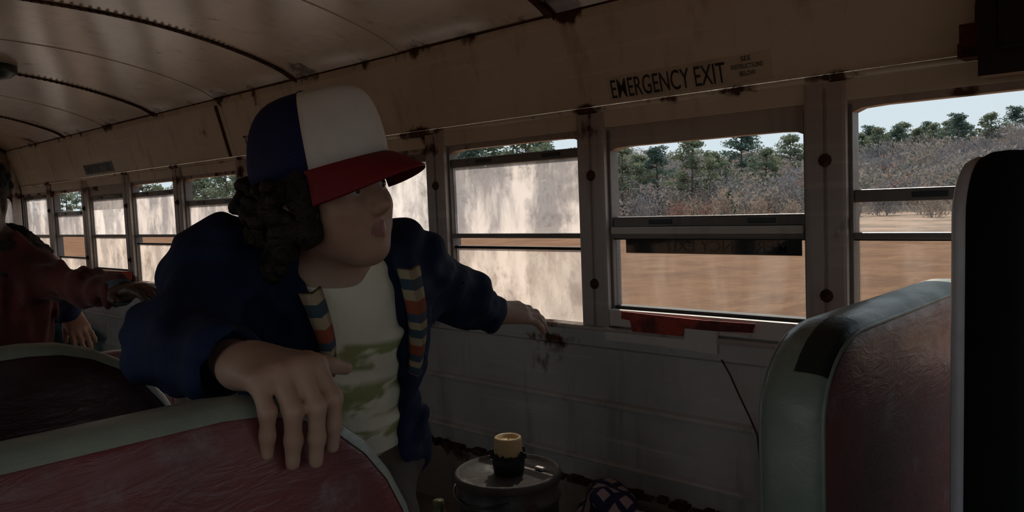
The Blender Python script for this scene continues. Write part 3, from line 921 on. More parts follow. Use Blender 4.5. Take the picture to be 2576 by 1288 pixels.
def sdf_mesh(prims, h, disp=None, B=16):
    lo = np.full(3, 1e9); hi = -lo
    for op, k, p in prims:
        if op != 'u': continue
        if p[0] == 'rc':
            r = max(p[3], p[4]); l_, h_ = np.minimum(p[1], p[2]) - r, np.maximum(p[1], p[2]) + r
        else:
            r = np.linalg.norm(p[2]); r = max(p[2]) * (1.75 if p[0] == 'bx' else 1.0)
            l_, h_ = p[1] - r, p[1] + r
        lo = np.minimum(lo, l_); hi = np.maximum(hi, h_)
    lo -= 0.03; hi += 0.03
    nb = np.ceil((hi - lo) / (h * B)).astype(int)
    bi = np.stack(np.meshgrid(*[np.arange(n) for n in nb], indexing='ij'), -1).reshape(-1, 3)
    cen = lo + (bi + 0.5) * h * B
    half = 0.5 * h * B * math.sqrt(3) + 2 * h + (0.012 if disp is not None else 0.0)
    near = np.stack([(sd(p, cen) < half * 1.15 + k) for op, k, p in prims], 1)
    ium = np.array([op == 'u' for op, k, p in prims])
    act = near[:, ium].any(1)
    g = np.stack(np.meshgrid(*[np.arange(B + 1)] * 3, indexing='ij'), -1).reshape(-1, 3)
    N = 8192
    VK, VP, QF = [], [], []
    off = np.array([[0, 0, 0], [1, 0, 0], [0, 1, 0], [1, 1, 0], [0, 0, 1], [1, 0, 1], [0, 1, 1], [1, 1, 1]])
    EDG = [(0, 1), (2, 3), (4, 5), (6, 7), (0, 2), (1, 3), (4, 6), (5, 7), (0, 4), (1, 5), (2, 6), (3, 7)]
    for b in np.nonzero(act)[0]:
        base = bi[b] * B
        P = lo + (g + base) * h
        d = None
        for i, (op, k, p) in enumerate(prims):
            if not near[b, i]: continue
            di = sd(p, P)
            if op == 'u': d = di if d is None else smin(d, di, k)
            elif d is not None: d = -smin(-d, di, k)
        if d is None: continue
        if disp is not None: d = d + disp(P)
        s = (d < 0)
        if s.all() or not s.any(): continue
        D = d.reshape(B + 1, B + 1, B + 1); s = s.reshape(D.shape)
        cnt = np.zeros((B, B, B), int)
        for o in off: cnt += s[o[0]:o[0] + B, o[1]:o[1] + B, o[2]:o[2] + B]
        ci = np.argwhere((cnt > 0) & (cnt < 8))
        cv = np.stack([D[ci[:, 0] + o[0], ci[:, 1] + o[1], ci[:, 2] + o[2]] for o in off], 1)
        acc = np.zeros((len(ci), 3)); w = np.zeros(len(ci))
        for a_, b_ in EDG:
            va, vb = cv[:, a_], cv[:, b_]
            c_ = (va < 0) != (vb < 0)
            t = np.where(c_, va / np.where(c_, va - vb, 1), 0)
            acc += np.where(c_[:, None], off[a_] + t[:, None] * (off[b_] - off[a_]), 0); w += c_
        VP.append(lo + (ci + base + acc / w[:, None]) * h)
        gk = ci + base + 1
        VK.append((gk[:, 0] * N + gk[:, 1]) * N + gk[:, 2])
        s0 = s[:-1, :-1, :-1]
        for a in range(3):
            e = np.eye(3, dtype=int)[a]; eb = np.eye(3, dtype=int)[(a + 1) % 3]; ec = np.eye(3, dtype=int)[(a + 2) % 3]
            s1 = s[e[0]:B + e[0], e[1]:B + e[1], e[2]:B + e[2]]
            pi = np.argwhere(s0 != s1)
            if not len(pi): continue
            ins = s0[pi[:, 0], pi[:, 1], pi[:, 2]]
            gp = pi + base + 1
            q = np.stack([gp, gp - eb, gp - eb - ec, gp - ec], 1)
            kk = (q[..., 0] * N + q[..., 1]) * N + q[..., 2]
            kk = np.where(ins[:, None], kk, kk[:, ::-1])
            QF.append(kk)
    VK = np.concatenate(VK); VP = np.concatenate(VP); QF = np.concatenate(QF)
    o = np.argsort(VK); VK = VK[o]; VP = VP[o]
    ix = np.searchsorted(VK, QF); ix = np.clip(ix, 0, len(VK) - 1)
    ok = (VK[ix] == QF).all(1)
    return VP, ix[ok]


def sdf_obj(name, prims, h, material, parent, disp=None, mi=None):
    V, Q = sdf_mesh(prims, h, disp)
    idx = None
    if mi is not None: idx = mi(V[Q].mean(1))
    return link_mesh(name, V, Q.tolist(), material, parent, True, idx)


def folds(scale, amp, seed=0, axis=None):
    rs = np.random.RandomState(seed)
    Ks = rs.normal(0, 1, (6, 3)) * scale
    ph = rs.uniform(0, 6.28, 6)

    def f(P):
        q = 0
        for K, p in zip(Ks, ph): q = q + np.sin(P @ K + p + 1.3 * np.sin(P @ Ks[0] * 0.5))
        return q / 6 * amp * 1.6
    return f


def frame(fwd, up):
    f = nrm(fwd); u = np.array(up, float); u = nrm(u - f * (u @ f)); r = np.cross(f, u)
    return np.stack([r, f, u], 1)      # columns: right, forward, up


def head_prims(c, Fm, s=1.0):
    L = lambda x, y, z: c + Fm @ (np.array([x, y, z]) * s)
    p = [el(L(0, -0.014, 0.034), np.array([0.073, 0.092, 0.082]) * s, Fm, 0.02),
         el(L(0, 0.030, -0.030), np.array([0.057, 0.060, 0.078]) * s, Fm, 0.03),
         rc(L(0, 0.062, -0.088), L(0, 0.066, -0.092), 0.019 * s, k=0.03)]
    for q in (-1, 1):
        p += [rc(L(q * 0.056, -0.012, -0.04), L(q * 0.018, 0.056, -0.088), 0.018 * s, 0.017 * s, 0.03),
              rc(L(q * 0.036, 0.056, -0.030), L(q * 0.034, 0.054, -0.05), 0.026 * s, 0.022 * s, 0.03),
              rc(L(q * 0.012, 0.084, 0.022), L(q * 0.045, 0.068, 0.020), 0.010 * s, 0.009 * s, 0.02),
              el(L(q * 0.074, -0.014, -0.008), np.array([0.010, 0.020, 0.030]) * s, Fm, 0.008)]
    for q in (-1, 1):
        p.append(cut(el(L(q * 0.031, 0.096, 0.003), np.array([0.016, 0.016, 0.011]) * s, Fm), 0.012))
    p += [rc(L(0, 0.083, 0.010), L(0, 0.104, -0.026), 0.008 * s, 0.011 * s, 0.014),
          rc(L(-0.010, 0.094, -0.032), L(0.010, 0.094, -0.032), 0.0075 * s, k=0.008),
          rc(L(-0.018, 0.080, -0.057), L(0.018, 0.080, -0.057), 0.006 * s, k=0.008), rc(L(0, 0.088, -0.056), L(0, 0.088, -0.056), 0.0065 * s, k=0.012),
          rc(L(-0.015, 0.080, -0.068), L(0.015, 0.080, -0.068), 0.007 * s, k=0.006), rc(L(0, 0.086, -0.068), L(0, 0.086, -0.068), 0.0065 * s, k=0.010)]
    for q in (-1, 1):
        p.append(rc(L(q * 0.031, 0.0735, 0.004), L(q * 0.031, 0.0735, 0.003), 0.0125 * s, k=0.004))
    return p


def hand_prims(wr, D, Nn, Sd, s=1.0, curls=(30, 45, 25), spread=4, thumb=(0.55, 0.75, -0.15), thumb2=None, palm=0.078, flens=(0.040, 0.026, 0.021), k=0.008):
    """wr wrist point, D towards the fingers, Nn back of hand, Sd towards the thumb. curls in degrees per joint"""
    D, Nn, Sd = nrm(D), nrm(Nn), nrm(Sd)
    pr = []
    offs = (0.030, 0.0105, -0.009, -0.027)
    ln = (0.94, 1.04, 0.97, 0.78)
    kn = []
    for i in range(4):
        kp = wr + s * (D * palm * (1.0, 1.03, 0.98, 0.90)[i] + Sd * offs[i] + Nn * (0.004, 0.006, 0.004, 0.0)[i])
        kn.append(kp)
        pr.append(rc(wr + s * (Sd * offs[i] * 0.55 + D * 0.004), kp, 0.0165 * s, 0.0115 * s, 0.018))
    if not hasattr(curls[0], '__len__'): curls = [curls] * 4
    for i in range(4):
        ang = 0; p0 = kn[i]
        sp = R(spread) * (1.0, 0.25, -0.5, -1.3)[i]
        d0 = nrm(D * math.cos(sp) + Sd * math.sin(sp))
        rad = (0.0098, 0.0088, 0.0080, 0.0070) if i < 3 else (0.0085, 0.0076, 0.0070, 0.0062)
        for j in range(3):
            ang += R(curls[i][j])
            d = d0 * math.cos(ang) - Nn * math.sin(ang)
            p1 = p0 + d * flens[j] * ln[i] * s
            pr.append(rc(p0, p1, rad[j] * s, rad[j + 1] * s, 0.006))
            p0 = p1
    tb = wr + s * (D * 0.016 + Sd * 0.020 - Nn * 0.004)
    td = nrm(D * thumb[0] + Sd * thumb[1] + Nn * thumb[2])
    t1 = tb + td * 0.036 * s
    t2d = nrm(td * 0.8 + D * 0.5) if thumb2 is None else nrm(D * thumb2[0] + Sd * thumb2[1] + Nn * thumb2[2])
    t2 = t1 + t2d * 0.028 * s; t3 = t2 + t2d * 0.022 * s
    pr += [rc(tb, t1, 0.015 * s, 0.011 * s, 0.015), rc(t1, t2, 0.0105 * s, 0.0092 * s, 0.006), rc(t2, t3, 0.0092 * s, 0.0075 * s, 0.005)]
    return pr


def torso_prims(T0, Tm, hgt, wd=1.0, inf=0.0, k=0.05):
    """T0 pelvis, Tm frame, hgt pelvis to neck base"""
    L = lambda x, y, z: T0 + Tm @ np.array([x, y, z])
    return [el(L(0, 0, 0.0), np.array([0.140 * wd + inf, 0.098 + inf, 0.115 + inf]), Tm, k),
            el(L(0, 0.004, hgt * 0.36), np.array([0.124 * wd + inf, 0.092 + inf, 0.15 + inf]), Tm, k),
            el(L(0, 0.0, hgt * 0.70), np.array([0.142 * wd + inf, 0.098 + inf, 0.155 + inf]), Tm, k)]


def skin_mat(name, c1, c2, lip):
    t = NT(name); p = t.obj()
    n = t.noise(p, 18, 4)
    t.bsdf(t.mix(t.ramp(n, 0.35, 0.65), c1, c2), 0.5, 0, 0.4, t.noise(p, 160, 2), 0.12, 0.002, sss=0.0)
    return t.mat


# ------------------------------------------------------------------ person with trucker cap
def person_cap():
    NB = at(838, 690, 1.27)
    PE = at(852, 1130, 1.46)
    RS = at(570, 690, 1.24)
    LS = at(1008, 668, 1.42)
    RE = at(450, 868, 1.06)
    LE = at(1160, 745, 1.60)
    LW = at(1243, 785, 1.76)
    base = np.array([PE[0] + 0.02, PE[1], 0.0])
    root = empty('person', base)
    tag(root, 'person in red, white and blue trucker cap and navy jacket leaning on a seat', 'person')
    up = nrm(NB - PE)
    rt = RS - LS; rt = nrm(rt - up * (rt @ up))
    fw = np.cross(up, rt)
    Tm = np.stack([rt, fw, up], 1)
    hgt = np.linalg.norm(NB - PE)
    HC = at(824, 486, 1.20)
    HF = frame(cdir(0.87, -0.05, -0.49), cdir(-0.13, -1, -0.20))
    hs = 0.98
    H = lambda x, y, z: HC + HF @ (np.array([x, y, z]) * hs)
    skin = [skin_mat('skin', (0.44, 0.275, 0.20), (0.38, 0.225, 0.16), None), simple('lips', (0.34, 0.16, 0.13), (0.30, 0.13, 0.11), 30, 0.4, 0.1)]
    # hand on the seat top
    WR = np.array([-0.818, 0.430, 0.931])
    Dh = nrm((0.97, 0.0, -0.02)); Nh = nrm((0.2, -0.05, 0.98)); Sh = np.cross(Nh, Dh)
    if Sh[1] < 0: Sh = -Sh
    body = []
    body += head_prims(HC, HF, hs)
    body += [rc(H(0, -0.028, -0.06), NB + up * 0.0, 0.047, 0.052, 0.04)]
    body += torso_prims(PE, Tm, hgt)
    body += [rc(NB - up * 0.03, RS, 0.05, 0.05, 0.05), rc(NB - up * 0.03, LS, 0.05, 0.05, 0.05)]
    body += [rc(RS, RE, 0.046, 0.036, 0.03), rc(RE, WR, 0.036, 0.024, 0.015), rc(LS, LE, 0.046, 0.036, 0.03), rc(LE, LW, 0.036, 0.024, 0.015)]
    body += hand_prims(WR, Dh, Nh, Sh, 1.10, curls=((48, 40, 6), (50, 38, 4), (50, 38, 4), (50, 40, 2)), spread=5, thumb=(0.25, 0.95, -0.05), thumb2=(0.05, 0.9, -0.35), flens=(0.044, 0.030, 0.024))
    LT = at(1372, 792, 1.84)
    Dl = nrm(LT - LW)
    Nl = nrm(np.array([0, 0, 1.0]) - Dl * Dl[2] + cdir(0, 0, -1) * 0.5); Nl = nrm(Nl - Dl * (Nl @ Dl))
    Sl = np.cross(Nl, Dl)
    if Sl @ cdir(1, 0, 0) < 0 and False: Sl = -Sl
    body += hand_prims(LW, Dl, Nl, -Sl if (-Sl)[2] > Sl[2] else Sl, 1.0, curls=(12, 22, 14), spread=3, thumb=(0.8, 0.5, -0.1))
    # legs (under the trousers)
    HR, HL = PE + rt * 0.075 - up * 0.03, PE - rt * 0.075 - up * 0.03
    KR = np.array([HR[0] + 0.16, HR[1] - 0.02, 0.40]); KL = at(940, 1320, 1.30)
    AR = np.array([HR[0] - 0.02, HR[1] - 0.02, 0.08]); AL = np.array([HL[0] + 0.10, HL[1] + 0.02, 0.08])
    body += [rc(HR, KR, 0.07, 0.05, 0.04), rc(KR, AR, 0.048, 0.034, 0.02), rc(HL, KL, 0.07, 0.05, 0.04), rc(KL, AL, 0.048, 0.034, 0.02)]
    lipc = H(0, 0.086, -0.062)

    def mi(Cn):
        q = (Cn - lipc) @ HF / hs
        return ((np.abs(q[:, 0]) < 0.022) & (np.abs(q[:, 2]) < 0.0125 - 0.008 * (q[:, 0] / 0.022) ** 2) & (q[:, 1] > -0.008)).astype(int)
    sdf_obj('body', body, 0.003, skin, root, None, mi)
    # eyes
    eye_w = simple('eye_white', (0.6, 0.56, 0.52), None, 5, 0.2, 0.0); eye_d = simple('iris_dark', (0.03, 0.018, 0.012), None, 5, 0.15, 0.0)
    for q in (-1, 1):
        c = H(q * 0.031, 0.0755, 0.003)
        bm = bmesh.new(); bmesh.ops.create_uvsphere(bm, u_segments=16, v_segments=12, radius=0.0118)
        vs = [np.array(v.co) for v in bm.verts]; fs = [[v.index for v in f.verts] for f in bm.faces]; bm.free()
        vs = [c + HF @ v for v in vs]
        idx = [1 if ((np.mean([vs[i] for i in f], 0) - c) @ HF)[1] > 0.0098 else 0 for f in fs]
        link_mesh('eye', vs, fs, [eye_w, eye_d], root, True, idx)
    brow = simple('brow_hair', (0.03, 0.018, 0.012), None, 60, 0.7, 0.4)
    for q in (-1, 1):
        mb = MB(); mb.tube([H(q * 0.014, 0.0935, 0.022), H(q * 0.03, 0.089, 0.028), H(q * 0.046, 0.077, 0.024)], [0.003, 0.0042, 0.002], 6); mb.build('eyebrow', brow, root, True)
    # hair
    rs = random.Random(11)
    hp = [el(H(0, -0.030, -0.010), np.array([0.085, 0.085, 0.082]) * hs, HF, 0.03)]
    for i in range(230):
        a = R(rs.uniform(88, 272)); z = rs.uniform(-0.105, 0.035)
        rr = 1.0 + rs.uniform(0.10, 0.34)
        c = H(0.078 * rr * math.sin(a), 0.093 * rr * math.cos(a) - 0.014, z)
        hp.append(rc(c, c + np.array([rs.uniform(-1, 1), rs.uniform(-1, 1), rs.uniform(-1, 1)]) * 0.014, rs.uniform(0.008, 0.0135), k=0.005))
    for i in range(16):   # side locks over the ears
        for q in (-1, 1):
            c = H(q * 0.078, 0.018 + rs.uniform(-0.02, 0.025), rs.uniform(-0.07, 0.045))
            hp.append(rc(c, c + np.array([0, 0, -0.012]), rs.uniform(0.010, 0.016), k=0.006))
    hp.append(cut(bx(H(0, 0.126, -0.03), np.array([0.13, 0.082, 0.16]), HF), 0.01))
    hair = simple('dark_curly_hair', (0.020, 0.013, 0.009), (0.010, 0.007, 0.005), 40, 0.55, 0.9, 90, 0.3, dist=0.01)
    sdf_obj('hair', hp, 0.0035, hair, root, folds(160, 0.0022, 3))
    # trucker cap
    white = simple('cap_white_foam', (0.72, 0.72, 0.69), (0.66, 0.66, 0.63), 12, 0.8, 0.15)
    blue = NT('cap_blue_mesh'); p = blue.obj()
    wv = blue.n('ShaderNodeTexChecker'); wv.inputs['Scale'].default_value = 330; blue.l(p, wv.inputs['Vector'])
    blue.bsdf(blue.mix(wv.outputs['Fac'], (0.007, 0.013, 0.085), (0.004, 0.007, 0.04)), 0.7, 0, 0.3, wv.outputs['Fac'], 0.4, 0.002)
    red = simple('cap_red_brim', (0.20, 0.006, 0.013), (0.165, 0.005, 0.010), 9, 0.65, 0.15)

    def crown(az, e, r=0.0):
        # az from forward, e 0 rim .. 1 top
        th = e * math.pi / 2
        fr = math.cos(az)
        a, b = 0.0895 + r, 0.116 + r + 0.010 * max(fr, 0)
        hgt_ = 0.122 + r
        zr = 0.034 + 0.018 * fr * math.cos(th)
        w_ = math.cos(th) ** (0.50 - 0.12 * max(fr, 0))
        return H(a * w_ * math.sin(az), b * w_ * math.cos(az) - 0.012, zr + (hgt_ - 0.0) * math.sin(th) ** 0.92 * (0.98 + 0.03 * fr * math.cos(th)))

    def crown_part(name, a0, a1, material, parent, n=26, mrows=12):
        vs = []; fs = []
        for r_ in (0.0, -0.004):
            for i in range(n + 1):
                for j in range(mrows + 1):
                    vs.append(crown(a0 + (a1 - a0) * i / n, j / mrows * 0.985, r_))
        q = (n + 1) * (mrows + 1)
        for l_ in (0, 1):
            for i in range(n):
                for j in range(mrows):
                    a_ = l_ * q + i * (mrows + 1) + j
                    f = (a_, a_ + mrows + 1, a_ + mrows + 2, a_ + 1)
                    fs.append(f if l_ == 0 else f[::-1])
        for j in range(mrows):
            fs.append((j, j + 1, q + j + 1, q + j)); b_ = n * (mrows + 1) + j
            fs.append((b_, q + b_, q + b_ + 1, b_ + 1))
        for i in range(n):
            a_ = i * (mrows + 1); fs.append((a_, q + a_, q + a_ + mrows + 1, a_ + mrows + 1))
        return fix_normals(link_mesh(name, vs, fs, material, parent, True))
    A = R(62)
    cap = crown_part('cap', -A, A, white, root)
    cap['label'] = 'red, white and blue trucker cap'
    crown_part('cap_mesh_back', A, 2 * math.pi - A, blue.mat, cap)
    # brim
    vs = []; fs = []; n, mr = 28, 8
    for r_ in (0.0, -0.0035):
        for i in range(n + 1):
            az = R(-64 + 128 * i / n)
            p0 = np.array([0.0905 * math.sin(az), (0.117 + 0.010 * max(math.cos(az), 0)) * math.cos(az) - 0.012, 0.034 + 0.018 * math.cos(az)])
            ext = 0.062 * max(math.cos(az * 1.37), 0.0) ** 0.75 + 0.002
            for j in range(mr + 1):
                q = j / mr
                x = p0[0] * (1 + 0.10 * q); y = p0[1] + ext * q
                z = p0[2] - 0.016 * q - 0.022 * q * (x / 0.09) ** 2 - 0.010 * q * q + r_
                if j == 0: y -= 0.004
                vs.append(H(x, y, z))
    qn = (n + 1) * (mr + 1)
    for l_ in (0, 1):
        for i in range(n):
            for j in range(mr):
                a_ = l_ * qn + i * (mr + 1) + j; f = (a_, a_ + mr + 1, a_ + mr + 2, a_ + 1); fs.append(f if l_ else f[::-1])
    for i in range(n):
        a_ = i * (mr + 1) + mr; fs.append((a_, a_ + mr + 1, qn + a_ + mr + 1, qn + a_))
    for j in range(mr):
        fs.append((j, j + 1, qn + j + 1, qn + j)); b_ = n * (mr + 1) + j; fs.append((b_, qn + b_, qn + b_ + 1, b_ + 1))
    fix_normals(link_mesh('brim', vs, fs, red, cap, True))
    top = crown(0, 1.0)
    mb = MB(); bm = bmesh.new(); bmesh.ops.create_uvsphere(bm, u_segments=12, v_segments=8, radius=0.008)
    mb.add([top + np.array(v.co) * (1, 1, 0.6) for v in bm.verts], [[v.index for v in f.verts] for f in bm.faces]); bm.free()
    mb.build('cap_button', blue.mat, cap, True)

    # shirt
    t = NT('cream_shirt_green_print'); p = t.obj()
    def dotv(v):
        nd = t.n('ShaderNodeVectorMath', operation='DOT_PRODUCT'); t.l(p, nd.inputs[0]); nd.inputs[1].default_value = tuple(v); return nd.outputs['Value']
    o0 = PE - base
    sx = t.math('SUBTRACT', dotv(rt), float(o0 @ rt)); sz = t.math('SUBTRACT', dotv(up), float(o0 @ up))
    cmb = t.n('ShaderNodeCombineXYZ'); t.l(t.math('MULTIPLY', sx, 9.0), cmb.inputs[0]); t.l(t.math('MULTIPLY', sz, 16.0), cmb.inputs[2])
    nz = t.noise(cmb.outputs[0], 1.0, 3, 0.5)
    rows = None
    for zc, hw_ in ((0.285, 0.030), (0.20, 0.045), (0.115, 0.022)):
        m_ = t.ramp(t.math('ABSOLUTE', t.math('SUBTRACT', t.math('ADD', sz, t.math('MULTIPLY', sx, -0.25)), zc)), hw_ * 0.6, hw_, 1.0, 0.0)
        rows = m_ if rows is None else t.math('MAXIMUM', rows, m_)
    side_m = t.ramp(t.math('ABSOLUTE', t.math('ADD', sx, 0.01)), 0.085, 0.10, 1.0, 0.0)
    pm = t.math('MULTIPLY', t.math('MULTIPLY', rows, side_m), t.ramp(nz, 0.46, 0.53))
    col = t.mix(t.math('MULTIPLY', pm, 0.85), (0.84, 0.79, 0.62), (0.25, 0.285, 0.075))
    t.bsdf(col, 0.85, 0, 0.2, t.noise(p, 14, 4), 0.4, 0.02, sheen=0.1)
    sh = torso_prims(PE, Tm, hgt, 1.0, 0.010)
    sh += [rc(NB - up * 0.05, RS, 0.058, 0.06, 0.05), rc(NB - up * 0.05, LS, 0.058, 0.06, 0.05), rc(NB - up * 0.03, NB + up * 0.005, 0.06, 0.058, 0.03)]
    sh.append(cut(bx(PE - up * 0.13, np.array([0.3, 0.3, 0.09]), Tm), 0.01))
    sdf_obj('shirt', sh, 0.0045, t.mat, root, folds(30, 0.004, 5))

    # navy jacket
    navy = simple('navy_cotton', (0.010, 0.020, 0.058), (0.006, 0.012, 0.038), 7, 0.8, 0.4, 30, 0.2)
    CUFR = WR - Dh * 0.012 + np.array([-0.02, -0.012, 0.0])
    jk = torso_prims(PE, Tm, hgt, 1.0, 0.022, 0.06)
    jk += [el(PE + Tm @ np.array([0, -0.005, -0.02]), (0.165, 0.13, 0.13), Tm, 0.05)]
    jk += [rc(NB - up * 0.05, RS, 0.08, 0.078, 0.06), rc(NB - up * 0.05, LS, 0.075, 0.074, 0.06)]
    jk += [rc(RS, RE, 0.080, 0.060, 0.05), rc(RE, CUFR, 0.060, 0.046, 0.04), rc(LS, LE, 0.070, 0.056, 0.05), rc(LE, LW - Dl * 0.012, 0.056, 0.042, 0.03)]
    for q in np.linspace(-0.9, 0.9, 9):   # stand collar behind the neck
        a = math.pi + q * 1.9
        jk.append(rc(NB + rt * 0.066 * math.sin(a) + fw * 0.066 * math.cos(a) - up * 0.01, NB + rt * 0.076 * math.sin(a) + fw * 0.076 * math.cos(a) + up * 0.035, 0.012, 0.009, 0.012))
    # open front
    jk.append(cut(bx(PE + Tm @ np.array([-0.012, 0.24, hgt * 0.5]), np.array([0.062, 0.21, 0.5]), Tm), 0.012))
    jk.append(cut(rc(NB + up * 0.16 + fw * 0.03, NB - up * 0.05 + fw * 0.05, 0.062, 0.05), 0.01))
    jk.append(cut(bx(PE - up * 0.22, np.array([0.4, 0.4, 0.10]), Tm), 0.01))
    jk.append(cut(rc(WR + Dh * 0.05, CUFR + Dh * 0.012, 0.036, 0.034), 0.004))
    jk.append(cut(rc(LW + Dl * 0.08, LW - Dl * 0.014, 0.034, 0.030), 0.004))
    f1, f2 = folds(34, 0.008, 8), folds(70, 0.0035, 9)
    jo = sdf_obj('jacket', jk, 0.0045, navy, root, lambda P: f1(P) + f2(P))
    jo['label'] = 'navy zip jacket worn open'
    # plaid lining turned out along the open front and collar
    t = NT('plaid_lining'); p = t.obj()
    def dv(v):
        nd = t.n('ShaderNodeVectorMath', operation='DOT_PRODUCT'); t.l(p, nd.inputs[0]); nd.inputs[1].default_value = tuple(v); return nd.outputs['Value']
    st_ = t.math('FRACT', t.math('MULTIPLY', dv(up), 14.0))
    rp = t.n('ShaderNodeValToRGB'); rp.color_ramp.interpolation = 'CONSTANT'
    cols = [(0.0, (0.32, 0.085, 0.045)), (0.26, (0.42, 0.33, 0.21)), (0.46, (0.05, 0.085, 0.11)), (0.66, (0.42, 0.33, 0.21)), (0.82, (0.06, 0.09, 0.12))]
    for i, (ps, cl) in enumerate(cols):
        e = rp.color_ramp.elements[i] if i < 2 else rp.color_ramp.elements.new(ps)
        e.position = ps; e.color = (*cl, 1)
    t.l(st_, rp.inputs[0])
    vr = t.math('GREATER_THAN', t.math('FRACT', t.math('MULTIPLY', dv(rt), 28.0)), 0.6)
    t.bsdf(t.mix(t.math('MULTIPLY', vr, 0.35), rp.outputs[0], (0.10, 0.05, 0.04)), 0.85, 0, 0.2, t.noise(p, 60, 3), 0.3, 0.005)
    for q, zs in ((-1, (0.02, 0.14)), (1, (0.02, 0.09))):
        pts = []
        mb = MB(); vs = []; fs = []; n = 14
        for i in range(n + 1):
            u_ = i / n
            zz = hgt + 0.03 - (zs[1] + 0.03) * u_
            lat0 = (0.070 if q > 0 else 0.078); wd = 0.036 * (1 - 0.5 * u_)
            fwd_ = 0.075 + 0.050 * math.sin(min(u_ * 1.6, 1) * math.pi / 2)
            for (dl, df) in ((0, 0.0), (wd * 0.5, 0.012), (wd, 0.004), (wd, -0.004), (wd * 0.5, 0.004), (0, -0.008)):
                vs.append(PE + Tm @ np.array([q * (lat0 + dl - 0.012) + (-0.012), fwd_ + df, zz]))
        for i in range(n):
            for k_ in range(6): fs.append((i * 6 + k_, i * 6 + (k_ + 1) % 6, (i + 1) * 6 + (k_ + 1) % 6, (i + 1) * 6 + k_))
        fs += [tuple(range(6)), tuple(n * 6 + k_ for k_ in range(6))]
        mb.add(vs, fs)
        fix_normals(mb.build('lining', t.mat, root, True))['label'] = 'plaid lining along the jacket edge'
    # small woven tab on the jacket front
    dg_ = M_WC @ np.array([(803 - CX) / FPX, (832 - CY) / FPX, 1.0])
    ok_, loc_, nn_, _i = jo.ray_cast(Vector(CAM - base), Vector(nrm(dg_)))
    if ok_:
        nn_ = np.array(nn_); c_ = np.array(loc_) + base; tx = nrm(np.cross(up, nn_)); tz = np.cross(nn_, tx)
        mb = MB(); vs = [c_ + tx * a * 0.008 + tz * b * 0.0055 + nn_ * d for d in (-0.004, 0.0025) for a, b in ((-1, -1), (1, -1), (1, 1), (-1, 1))]
        mb.add(vs, [(0, 1, 2, 3), (4, 5, 6, 7), (0, 1, 5, 4), (1, 2, 6, 5), (2, 3, 7, 6), (3, 0, 4, 7)])
        fix_normals(mb.build('label_tab', simple('tab_cream', (0.40, 0.36, 0.26), (0.2, 0.18, 0.14), 90, 0.7, 0.1), root))
    # trousers
    kh = simple('brown_cord_trousers', (0.095, 0.075, 0.055), (0.065, 0.050, 0.038), 8, 0.8, 0.5, 24, 0.3)
    tr = [el(PE + Tm @ np.array([0, 0, -0.02]), (0.155, 0.115, 0.12), Tm, 0.05), rc(HR, KR, 0.088, 0.070, 0.05), rc(KR, AR + np.array([0, 0, 0.0]), 0.068, 0.055, 0.03),
          rc(HL, KL, 0.078, 0.066, 0.05), rc(KL, AL, 0.064, 0.055, 0.03), cut(bx(PE + up * 0.12, np.array([0.3, 0.3, 0.05]), Tm), 0.01)]
    sdf_obj('trousers', tr, 0.005, kh, root, folds(45, 0.006, 21))
    shoe = simple('dark_shoe', (0.03, 0.027, 0.025), (0.05, 0.045, 0.04), 20, 0.6, 0.2)
    for a_ in (AR, AL):
        sp = [rc((a_[0], a_[1], 0.05), (a_[0] + 0.13, a_[1], 0.036), 0.046, 0.036, 0.03), rc((a_[0], a_[1], 0.05), (a_[0], a_[1], 0.09), 0.045, 0.045, 0.03), cut(bx((a_[0], a_[1], -0.1), (0.4, 0.4, 0.1)), 0.004)]
        sdf_obj('shoe', sp, 0.006, shoe, root)
    return root, jo


P1, P1J = person_cap()


